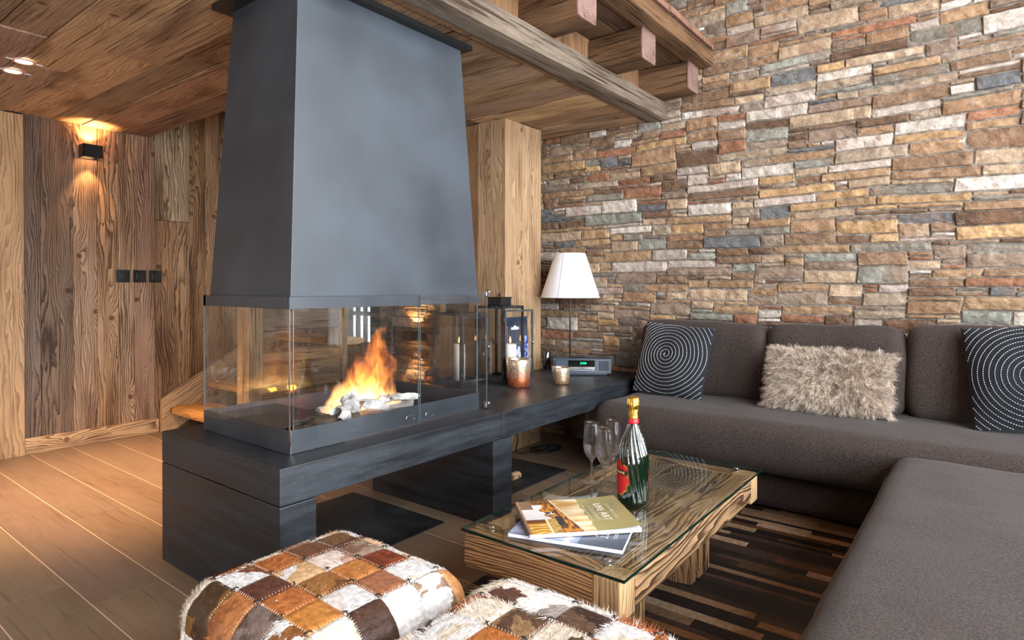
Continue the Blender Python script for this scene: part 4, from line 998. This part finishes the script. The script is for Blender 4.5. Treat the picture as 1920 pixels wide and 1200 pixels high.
# scatter pillows
def pillow_mesh(Lx, Lz, T, n=44, pw=2.6, corner=.10, seed=0.):
    vs = []; fs = []; idx = {}
    def P(u, v, s):
        pin = 1 - corner * (abs(u) ** 2 * (1 - abs(v) ** 2) * 0 + 0)
        x = u * Lx / 2 * (1 - corner * (1 - v * v) * 0 - corner * (1 - abs(v) ** 2) * .6 * abs(u) ** 3 * .5) ; z = v * Lz / 2 * (1 - corner * (1 - abs(u) ** 2) * .6 * abs(v) ** 3 * .5)
        e = max(0, (1 - abs(u) ** pw)) ** .62 * max(0, (1 - abs(v) ** pw)) ** .62
        y = s * T / 2 * e + noise.noise(Vector((u * 2.2 + seed, v * 2.2, s))) * .008 * e
        return (x, y, z)
    for s in (-1, 1):
        for i in range(n + 1):
            for j in range(n + 1):
                k = (i, j, s)
                if s == 1 and (i in (0, n) or j in (0, n)): idx[k] = idx[(i, j, -1)]; continue
                u = -1 + 2 * i / n; v = -1 + 2 * j / n
                u = math.sin(u * PI / 2) * .5 + u * .5; v = math.sin(v * PI / 2) * .5 + v * .5
                idx[k] = len(vs); vs.append(P(u, v, s))
        for i in range(n):
            for j in range(n):
                q = (idx[(i, j, s)], idx[(i + 1, j, s)], idx[(i + 1, j + 1, s)], idx[(i, j + 1, s)])
                fs.append(q if s < 0 else tuple(reversed(q)))
    return vs, fs, P
def spiral_pillow(loc, L, T, rz, tilt, roll, cu, cv_, label, seed):
    t = thing('spiral_pillow', label, 'cushion', loc, 0, 'dark pillows stitched with white spirals')
    t.rotation_euler = (Matrix.Rotation(rz, 3, 'Z') @ Matrix.Rotation(tilt, 3, 'X') @ Matrix.Rotation(roll, 3, 'Y')).to_euler()
    vs, fs, P = pillow_mesh(L, L, T, seed=seed); m = MB(); m.add(vs, fs, (1, 1, 1), None, True); pc_ = m.build('pillow_cover', M_pillow, t)
    # stitches along an Archimedean spiral on the front (-y) face
    m = MB(); a = .0; pitch = .0225; R = L * .72
    th_ = 1.2
    while True:
        r = pitch * th_ / (2 * PI)
        if r > R: break
        th_ += .0105 / max(r, .006)
        def pt(th):
            r = pitch * th / (2 * PI); x = cu + r * math.cos(th); z = cv_ + r * math.sin(th); u, v = x / (L / 2), z / (L / 2)
            if abs(u) > .985 or abs(v) > .985: return None
            q = Vector(P(u, v, -1)); q.x = x * (q.x / x if abs(x) > 1e-4 else 1); return q
        h = .0031 / max(r, .005); A = pt(th_ - h); B = pt(th_ + h)
        if A is None or B is None: continue
        d = (B - A); 
        if d.length < 1e-5: continue
        d.normalize(); s = d.cross(Vector((0, 1, 0))).normalized() * .00115; o_ = Vector((0, -.0022, 0)); b_ = Vector((0, .001, 0))
        m.add([A - s + b_, B - s + b_, B + s + b_, A + s + b_, A - s * .6 + o_, B - s * .6 + o_, B + s * .6 + o_, A + s * .6 + o_], [(4, 5, 6, 7), (0, 4, 7, 3), (1, 2, 6, 5), (0, 1, 5, 4), (3, 7, 6, 2)])
    m.build('spiral_stitching', M_thread, pc_)
    return t
spiral_pillow((3.665, 1.555, .690), .47, .15, math.radians(-93), math.radians(-20), math.radians(3), -.02, .02, 'dark pillow with a white stitched spiral at the lamp end of the sofa', 1.)
spiral_pillow((3.700, -.175, .735), .50, .15, math.radians(-88), math.radians(-16), math.radians(-6), .0, .0, 'dark pillow with a white stitched spiral at the right edge of the sofa', 5.)

# ---------------------------------------------------------------- strands
def strands(name, roots, dirs, length, width, segs, cols, mat, parent, curl=.0, grav=0., freq=2.0):
    n = len(roots); roots = np.array(roots, 'f'); dirs = np.array(dirs, 'f'); cols = np.array(cols, 'f'); ln = np.array(length, 'f')
    rnd = rng.normal(size=(n, 3)).astype('f'); side = np.cross(dirs, rnd); side /= np.linalg.norm(side, axis=1, keepdims=True) + 1e-9
    nrm = np.cross(dirs, side); ph = rng.uniform(0, 6.28, (n, 1)).astype('f')
    V = []; 
    for k in range(segs + 1):
        t = k / segs; wv = width * (1 - t) ** .7 + width * .06
        c = roots + dirs * (ln[:, None] * t) + np.array([[0, 0, -1]], 'f') * (grav * ln[:, None] * t * t)
        c = c + (side * np.sin(ph + t * 6.28 * freq) + nrm * np.cos(ph + t * 6.28 * freq)) * (curl * ln[:, None] * t)
        if k == segs: V.append(c[:, None, :])
        else: V.append(np.stack([c - side * wv / 2, c + side * wv / 2], 1))
    per = 2 * segs + 1; verts = np.concatenate(V, 1).reshape(-1, 3)
    base = (np.arange(n) * per)[:, None]; loops = []; 
    quads = []
    for k in range(segs - 1): quads.append(base + np.array([[2 * k, 2 * k + 1, 2 * k + 3, 2 * k + 2]]))
    tri = base + np.array([[2 * segs - 2, 2 * segs - 1, 2 * segs]])
    q = np.concatenate(quads, 0) if quads else np.zeros((0, 4), int)
    li = np.concatenate([q.ravel(), tri.ravel()]).astype('i'); ls = np.concatenate([np.arange(len(q)) * 4, len(q) * 4 + np.arange(n) * 3]).astype('i')
    me = bpy.data.meshes.new(name); me.vertices.add(len(verts)); me.vertices.foreach_set('co', verts.ravel().astype('f'))
    me.loops.add(len(li)); me.loops.foreach_set('vertex_index', li); me.polygons.add(len(ls)); me.polygons.foreach_set('loop_start', ls)
    me.update(calc_edges=True); me.validate()
    a = me.attributes.new('tone', 'FLOAT_COLOR', 'POINT'); cc = np.repeat(np.concatenate([cols, np.ones((n, 1))], 1), per, 0).astype('f'); a.data.foreach_set('color', cc.ravel())
    g = me.attributes.new('gc', 'FLOAT_VECTOR', 'POINT'); g.data.foreach_set('vector', verts.ravel().astype('f'))
    me.materials.append(mat); o = bpy.data.objects.new(name, me); C.objects.link(o); o.parent = parent
    return o
# fluffy pillow
ft = thing('fluffy_pillow', 'shaggy beige sheepskin pillow in the middle of the sofa', 'cushion', (3.640, .675, .648), 0)
ft.rotation_euler = (Matrix.Rotation(math.radians(-91), 3, 'Z') @ Matrix.Rotation(math.radians(-20), 3, 'X')).to_euler()
vs, fs, P = pillow_mesh(.60, .33, .15, pw=3.4, seed=2.)
m = MB(); m.add(vs, fs, lin((196, 178, 160)), None, True); core = m.build('pillow_cover', M_fur, ft)
ro = []; di = []; le = []; co = []
for k in range(26000):
    u, v = rng.uniform(-1, 1, 2); s = -1 if rng.random() < .82 else 1
    p = Vector(P(u, v, s)); c = Vector((u * .9, -.75 * (1 if s < 0 else -1) * (1 - .5 * max(abs(u), abs(v))), v * .75))
    if c.length < .01: continue
    cl = noise.noise_vector(Vector((u * 6, v * 4, 1))) * .9 + noise.noise_vector(Vector((u * 15, v * 9, 5))) * .7
    d = (c.normalized() + Vector((cl.x, -abs(cl.y) * .3, cl.z))).normalized()
    ro.append(p); di.append(d); le.append(rng.uniform(.030, .055)); k2 = rng.uniform(.75, 1.15) * (1 + .35 * noise.noise(Vector((u * 9, v * 6, 3)))); b = lin(random.choice([(226, 212, 196), (212, 194, 174), (196, 174, 152), (234, 224, 212)])); co.append([x * k2 for x in b])
st = strands('fur', ro, di, le, .0016, 5, co, M_fur, core, curl=.16, grav=.25, freq=1.6); st['kind'] = 'stuff'

# ================================================================ OTTOMANS
M_kn = simple('black_thread', (20, 18, 18), .7)
def ottoman(name, cx, cy, hx, hy, top, lat, pats, label, seed, hairlen, nh):
    t = thing(name, label, 'ottoman', (cx, cy, 0), 0, 'patchwork cowhide ottomans')
    hz = (top - .04) / 2; h = (hx, hy, hz); zc = .04 + hz - .012
    v, f, q, nm = rbox(h, .075, .0050, .012, .012)
    x0, cw, y0, cd_ = lat
    def idx(tv, lo, c):   # tv: unrolled coordinate; 0..3 inside, beyond: long outer patches
        k = (tv - lo) / c
        if k < 0: return -1 if k > -1.75 else (-2 if k > -3.2 else -3)
        if k >= 4: return 4 if k < 5.75 else (5 if k < 7.2 else 6)
        return int(k)
    def unroll(p):
        x, y, z = p.x, p.y, p.z; ax = abs(abs(z) - hz) < 1e-5 and z > 0
        if ax: return x, y
        dz = hz - z
        if abs(abs(x) - hx) < 1e-5: return math.copysign(hx + dz, x), y
        if abs(abs(y) - hy) < 1e-5: return x, math.copysign(hy + dz, y)
        return x, y
    fallback = [(200, 120, 60), (236, 232, 226), (92, 62, 46), (232, 226, 218), (150, 92, 52), (70, 52, 42), (238, 236, 232), (170, 110, 66)]
    def col(p, sub=0):
        ux, uy = unroll(p); i = idx(ux + cx, x0, cw); j = idx(uy + cy, y0, cd_)
        pt = pats.get((i, j))
        rr = random.Random(i * 31 + j * 17 + seed * 101)
        if pt is None: a = rr.choice(fallback); b = rr.choice(fallback); th = rr.uniform(.0, .5)
        else: a, b, th = pt
        ang = rr.uniform(0, 3.1); ca, sa = math.cos(ang), math.sin(ang); X = ux * ca + uy * sa; Y = -ux * sa + uy * ca
        n_ = noise.noise(Vector((X * 9 + rr.uniform(0, 50), Y * 16, seed))) + .25 * noise.noise(Vector((X * 40, Y * 70, seed)))
        base = b if n_ > th else a
        k = 1 + .22 * noise.noise(Vector((X * 30, Y * 140, 1.))) 
        return tuple(c * k for c in lin(base)), (i, j, ang)
    def seamd(p):
        ux, uy = unroll(p); kx = (ux + cx - x0) / cw; ky = (uy + cy - y0) / cd_
        return kx, ky
    mb = MB(); vs2 = []; fs2 = []; cc = []
    for face in f:
        c = sum((q[k] for k in face), Vector()) / 4; b = len(vs2)
        tone, _ = col(c)
        for k in face:
            p = v[k].copy(); kx, ky = seamd(q[k])
            for kk, ll in ((kx, cw), (ky, cd_)):
                dd = abs(kk - round(kk)) * ll
                if -.3 < kk < 4.3 and dd < .012: p = p - nm[k] * .0035 * (1 - dd / .012)
            vs2.append(p)
        fs2.append((b, b + 1, b + 2, b + 3)); cc += [tone] * 4
    mb.add([(p.x, p.y, p.z + zc) for p in vs2], fs2, cc, None, True); 
    body = mb.build('hide_cover', M_hide, t)
    bm_ = bmesh.new(); bm_.from_mesh(body.data); 
    bm_.free()
    # short hair
    ro = []; di = []; le = []; co = []; 
    for k in range(nh):
        fi = random.randrange(len(f)); face = f[fi]
        a, b = random.random(), random.random(); q0 = q[face[0]].lerp(q[face[1]], a); q1 = q[face[3]].lerp(q[face[2]], a); qq = q0.lerp(q1, b)
        p = v[face[0]].lerp(v[face[1]], a).lerp(v[face[3]].lerp(v[face[2]], a), b); nn = nm[face[0]]
        tone, (i, j, ang) = col(qq); tg = Vector((math.cos(ang), math.sin(ang), 0)); tg = (tg - nn * tg.dot(nn))
        if tg.length < .05: tg = Vector((0, 0, -1)) - nn * (-nn.z)
        tg.normalize(); R_ = random.Random(i * 7 + j * 3 + seed); Lh = hairlen * R_.choice([.5, .6, .8, 1., 1.5]) 
        d = (tg + nn * R_.uniform(.18, .5) + Vector((random.gauss(0, .22), random.gauss(0, .22), random.gauss(0, .12)))).normalized()
        if d.dot(nn) < .08: d = (d + nn * .2).normalized()
        ro.append(p + Vector((0, 0, zc))); di.append(d); le.append(Lh * random.uniform(.6, 1.2)); co.append(tone)
    hs = strands('hair', ro, di, le, .0010, 2, co, M_fur, body, curl=.05, grav=.1); hs['kind'] = 'stuff'
    # stitched seams and thread knots
    def surf(X, Y):   # world-unrolled lattice coordinate -> local surface point
        X -= cx; Y -= cy
        def fold(a, hh, rest):
            if abs(a) <= hh: return a, 0.
            return math.copysign(hh, a), abs(a) - hh
        qx, dx = fold(X, hx, 0); qy, dy = fold(Y, hy, 0); qz = hz - dx - dy
        inner = Vector([max(-(hh - .075), min(hh - .075, c)) for c, hh in zip((qx, qy, qz), h)]); d = Vector((qx, qy, qz)) - inner
        nn = d.normalized(); p = inner + nn * .075; a_, b_, c_ = qx / hx, qy / hy, qz / hz
        p.z += math.copysign(1, c_) * .012 * (1 - a_ * a_) * (1 - b_ * b_) * abs(c_); p.x += a_ * .012 * (1 - c_ * c_); p.y += b_ * .012 * (1 - c_ * c_)
        return p + Vector((0, 0, zc)), nn
    th_ = MB()
    for axis in (0, 1):
        for g in range(0, 5):
            s = -.10
            L0 = (x0 if axis == 1 else y0); CC = (cw if axis == 1 else cd_)
            while s < 4 * CC + .10:
                a = L0 + s; fixed = (y0 + g * cd_) if axis == 1 else (x0 + g * cw)
                X, Y = (a, fixed) if axis == 1 else (fixed, a)
                X2, Y2 = (a + .003, fixed + .0026) if axis == 1 else (fixed + .0026, a + .003)
                X3, Y3 = (a + .0, fixed - .0026) if axis == 1 else (fixed - .0026, a + .0)
                try:
                    p, nn = surf(X2, Y2); p2, n2 = surf(X3, Y3); th_.tube([p2 + n2 * .0015, p + nn * .0015], .0006, 4)
                except Exception: pass
                s += .0085
    th_.build('seam_stitching', simple('cream_thread', (226, 212, 196), .7), body)
    for i in range(5):
        for j in range(5):
            X, Y = x0 + i * cw, y0 + j * cd_; p, nn = surf(X, Y); R_ = random.Random(i * 5 + j); kn = MB()
            for k in range(3):
                a = R_.uniform(0, PI) + k; d = Vector((math.cos(a), math.sin(a), 0)); d = (d - nn * d.dot(nn)).normalized() * .009
                kn.tube([p - d + nn * .001, p + nn * .005, p + d + nn * .002], .0011, 5)
            kn.build('thread_knot', M_kn, body)
    m = MB()
    for (sx, sy) in ((-1, -1), (1, -1), (1, 1), (-1, 1)):
        m = MB(); m.lathe([(.018, 0), (.024, .045)], (sx * (hx - .07), sy * (hy - .07), 0), 16); m.build('foot', M_black, t)
    return t
WH, Cr, Or, Br, Db, Rb, Gy, Be = (214, 213, 211), (206, 194, 176), (178, 112, 56), (150, 92, 54), (74, 52, 40), (112, 58, 40), (128, 112, 102), (206, 168, 124)
Wt = WH
p1 = {(0, 0): ((186, 124, 60), Or, .6), (1, 0): (Wt, (210, 200, 196), .5), (2, 0): ((152, 100, 70), Br, .5), (3, 0): (Wt, Cr, .5),
      (0, 1): ((172, 104, 56), Wt, .38), (1, 1): ((146, 100, 54), (110, 70, 36), .25), (2, 1): ((180, 118, 62), Or, .3), (3, 1): ((128, 62, 34), (110, 50, 28), .3),
      (0, 2): ((94, 58, 46), (112, 74, 52), .2), (1, 2): (Be, Wt, .42), (2, 2): ((218, 204, 194), (176, 142, 122), .35), (3, 2): ((122, 92, 74), (150, 130, 112), .3),
      (0, 3): (Wt, (120, 76, 50), .42), (1, 3): ((164, 98, 48), (140, 82, 40), .3), (2, 3): ((112, 74, 52), (90, 56, 40), .2), (3, 3): ((108, 76, 46), (80, 50, 30), .1),
      (-1, 0): (Wt, (140, 90, 50), .1), (-1, 1): ((122, 106, 98), (96, 80, 70), .1), (-1, 2): ((172, 112, 66), (150, 92, 50), .2), (-1, 3): ((70, 50, 32), (120, 84, 44), .15), (-1, 4): (Cr, Cr, 1), (-1, -1): (Cr, Wt, .2),
      (0, -1): (Cr, Wt, .1), (1, -1): ((70, 48, 38), (120, 78, 52), .35), (2, -1): (Wt, Wt, 1), (3, -1): ((140, 112, 92), Wt, .1), (4, -1): ((190, 136, 86), Or, .3),
      (0, 4): ((150, 88, 46), Cr, .4), (1, 4): (Cr, (150, 90, 50), .3), (2, 4): ((140, 104, 80), Cr, .1), (3, 4): (Cr, Be, .2), (4, 4): (Cr, Cr, 1), (4, 3): (Wt, (170, 130, 100), .3), (4, 2): ((214, 178, 140), Cr, .2), (4, 1): ((214, 186, 156), Wt, .1), (4, 0): (Wt, Cr, .3)}
p2 = {(3, 3): ((236, 226, 214), (96, 64, 54), .38), (3, 2): ((238, 232, 224), (150, 140, 134), .33), (3, 1): ((98, 74, 58), (60, 44, 38), .2), (3, 0): (Wt, Cr, .4),
      (2, 3): ((230, 220, 204), (150, 84, 44), .36), (2, 2): ((146, 116, 84), (90, 66, 50), .1), (2, 1): (Cr, (84, 66, 58), .05), (2, 0): ((160, 100, 60), Wt, .3),
      (1, 3): (Wt, Cr, .3), (1, 2): ((186, 116, 60), Or, .4), (1, 1): (Wt, Gy, .4), (0, 3): (Cr, Wt, .2), (0, 2): (Br, Wt, .3),
      (4, 3): (Wt, Cr, .4), (4, 2): (Wt, (150, 90, 56), .1), (4, 1): ((232, 226, 220), (110, 98, 92), .2), (4, 0): ((168, 98, 58), Wt, .25),
      (3, 4): (Cr, (226, 216, 200), .1), (2, 4): ((168, 98, 50), Wt, .2), (1, 4): ((76, 58, 54), Wt, .1), (0, 4): (Cr, Cr, 1), (4, 4): (Cr, Wt, .2)}
ottoman('cowhide_ottoman', .953, 1.333, .255, .270, .425, (.762, .0953, 1.133, .1), p1, 'brown and white patchwork cowhide ottoman beside the bench', 1, .010, 26000)
ottoman('cowhide_ottoman', 1.010, .745, .268, .268, .425, (.812, .0995, .548, .1), p2, 'mostly white shaggy patchwork cowhide ottoman in front of the coffee table', 2, .020, 34000)

# ================================================================ WALL FITTINGS
def sconce(loc, rz, label, power, up=True):
    t = thing('wall_sconce', label, 'wall light', loc, rz)
    m = MB(); w_, h_, d_ = .060, .046, .10; k = .004
    m.box((-w_, -d_, -h_), (-w_ + k, 0, h_)); m.box((w_ - k, -d_, -h_), (w_, 0, h_)); m.box((-w_, -d_, -h_), (w_, -d_ + k, h_)); m.box((-w_, -k, -h_), (w_, 0, h_)); m.box((-w_ + k, -d_ + k, -.006), (w_ - k, -k, .006))
    m.build('housing', simple('black_sconce', (16, 16, 17), .35), t)
    ml = emis('sconce_lamp', (255, 190, 120), 18.)
    for za in (-.034, .022): m = MB(); m.box((-.035, -.075, za), (.035, -.03, za + .012)); m.build('lamp', ml, t)
    for s in (-1, 1):
        l = bpy.data.lights.new('sconce_beam', 'SPOT'); l.energy = power[0 if s > 0 else 1]; l.color = (1., .52, .20); l.spot_size = math.radians(110 if s > 0 else 70); l.spot_blend = .5; l.shadow_soft_size = .01
        o = bpy.data.objects.new('sconce_beam', l); C.objects.link(o); o.parent = t; o.location = (0, -.055, s * .040); o.rotation_euler = (0 if s < 0 else PI, 0, 0)
    return t
sconce((1.655, YW - .006, 2.118), 0, 'black cube up-and-down wall light on the board wall', (13, 10))
sconce((3.975, 4.22, .70), -PI / 2, 'dark wall light glowing on the stone wall behind the fireplace', (16, 16))
for (x, lab) in ((1.879, 'leftmost of the three black wall switches'), (1.995, 'middle one of the three black wall switches'), (2.107, 'rightmost of the three black wall switches')):
    t = thing('wall_switch', lab, 'switch', (x, YW - .004, 1.225), 0, 'three square black switches on the board wall')
    m = MB(); m.box((-.047, -.008, -.047), (.047, 0, .047)); m.build('switch_plate', simple('black_switch', (22, 22, 23), .4), t, .002)
    m = MB(); m.box((-.026, -.013, -.024), (.026, -.007, .024)); m.build('rocker', simple('black_rocker', (30, 30, 31), .35), t, .002)
for (x, y, lab) in ((.979, 4.15, 'recessed ceiling spotlight at the left edge, nearer the board wall'), (.973, 3.93, 'recessed ceiling spotlight just right of the other one')):
    t = thing('ceiling_spotlight', lab, 'spotlight', (x, y, HC), 0, 'recessed ceiling spotlights')
    m = MB(); m.lathe([(.036, -.001), (.040, -.006), (.048, -.005), (.050, -.0005)], n=32, cap=False); m.build('ring', simple('pink_ring', (220, 170, 150), .4), t)
    m = MB(); m.lathe([(.001, -.003), (.036, -.003)], n=32, cap=False); m.build('lens', emis('spot_lens', (255, 240, 214), 9.), t)
    m = MB(); m.box((-.075, -.003, -.0035), (-.048, .003, -.0005)); m.box((.048, -.003, -.0035), (.08, .003, -.0005)); m.build('clip', M_white, t)
    l = bpy.data.lights.new('spot_beam', 'SPOT'); l.energy = 260; l.color = (1., .60, .32); l.spot_size = math.radians(66); l.spot_blend = 1.; l.shadow_soft_size = .03
    o = bpy.data.objects.new('spot_beam', l); C.objects.link(o); o.location = (x, y, HC - .02); o.rotation_euler = (0, -math.radians(13), 0)

# ================================================================ STAIRCASE
sr = thing('staircase', 'pale wooden staircase rising behind the fireplace along the board wall', 'staircase', (2.13, 4.6, 0))
m = MB(); ax0 = 2.132; pts2 = [(ax0, 0), (ax0 + .10, 0), (3.35, .66), (3.35, .96), (ax0, .262)]
vs = [(x, YW - .062, z) for x, z in pts2] + [(x, YW - .022, z) for x, z in pts2]; n = 5
ang = math.atan2(.70, 1.22); g = [((x - ax0) * math.cos(ang) + z * math.sin(ang) + 5, -(x - ax0) * math.sin(ang) + z * math.cos(ang) + 3, y) for x, y, z in vs]
m.add(vs, [tuple(range(n)), tuple(range(2 * n - 1, n - 1, -1))] + [(i, i + n, (i + 1) % n + n, (i + 1) % n) for i in range(n)], lin((186, 154, 116)), g); bchild(m, 'stringer', W_old, sr, .003)
for k in range(4):
    z = .195 + .176 * k; x = 2.19 + .29 * k
    m = MB(); m.grid((x, 4.22, z - .062), (x + .33, YW - .066, z), 12, 1, lin((222, 168, 100)), amp=.004, freq=6); bchild(m, 'tread', W_pine, sr, 0, False)
for z0, z1, xa, xb, c in ((.02, .21, 2.30, 2.93, (150, 116, 84)), (.215, .41, 2.29, 2.93, (158, 122, 86)), (.415, .60, 2.30, 2.93, (150, 116, 82)), (.605, .70, 2.26, 2.93, (166, 128, 88)), (.83, 1.0, 2.27, 2.93, (126, 106, 90)), (1.02, 1.14, 2.27, 2.93, (120, 100, 84))):
    m = MB(); m.grid((xa, 3.94, z0), (xb, 4.12, z1), 14, 0, lin(c), amp=.008, freq=6); bchild(m, 'stacked_timber', W_beam, sr, 0, False)
m = MB(); m.grid((2.24, 3.96, 0), (2.30, 4.10, 1.9), 10, 2, lin((120, 98, 78)), amp=.004); bchild(m, 'newel_board', W_beam, sr, 0, False)
bpy.context.view_layer.update()
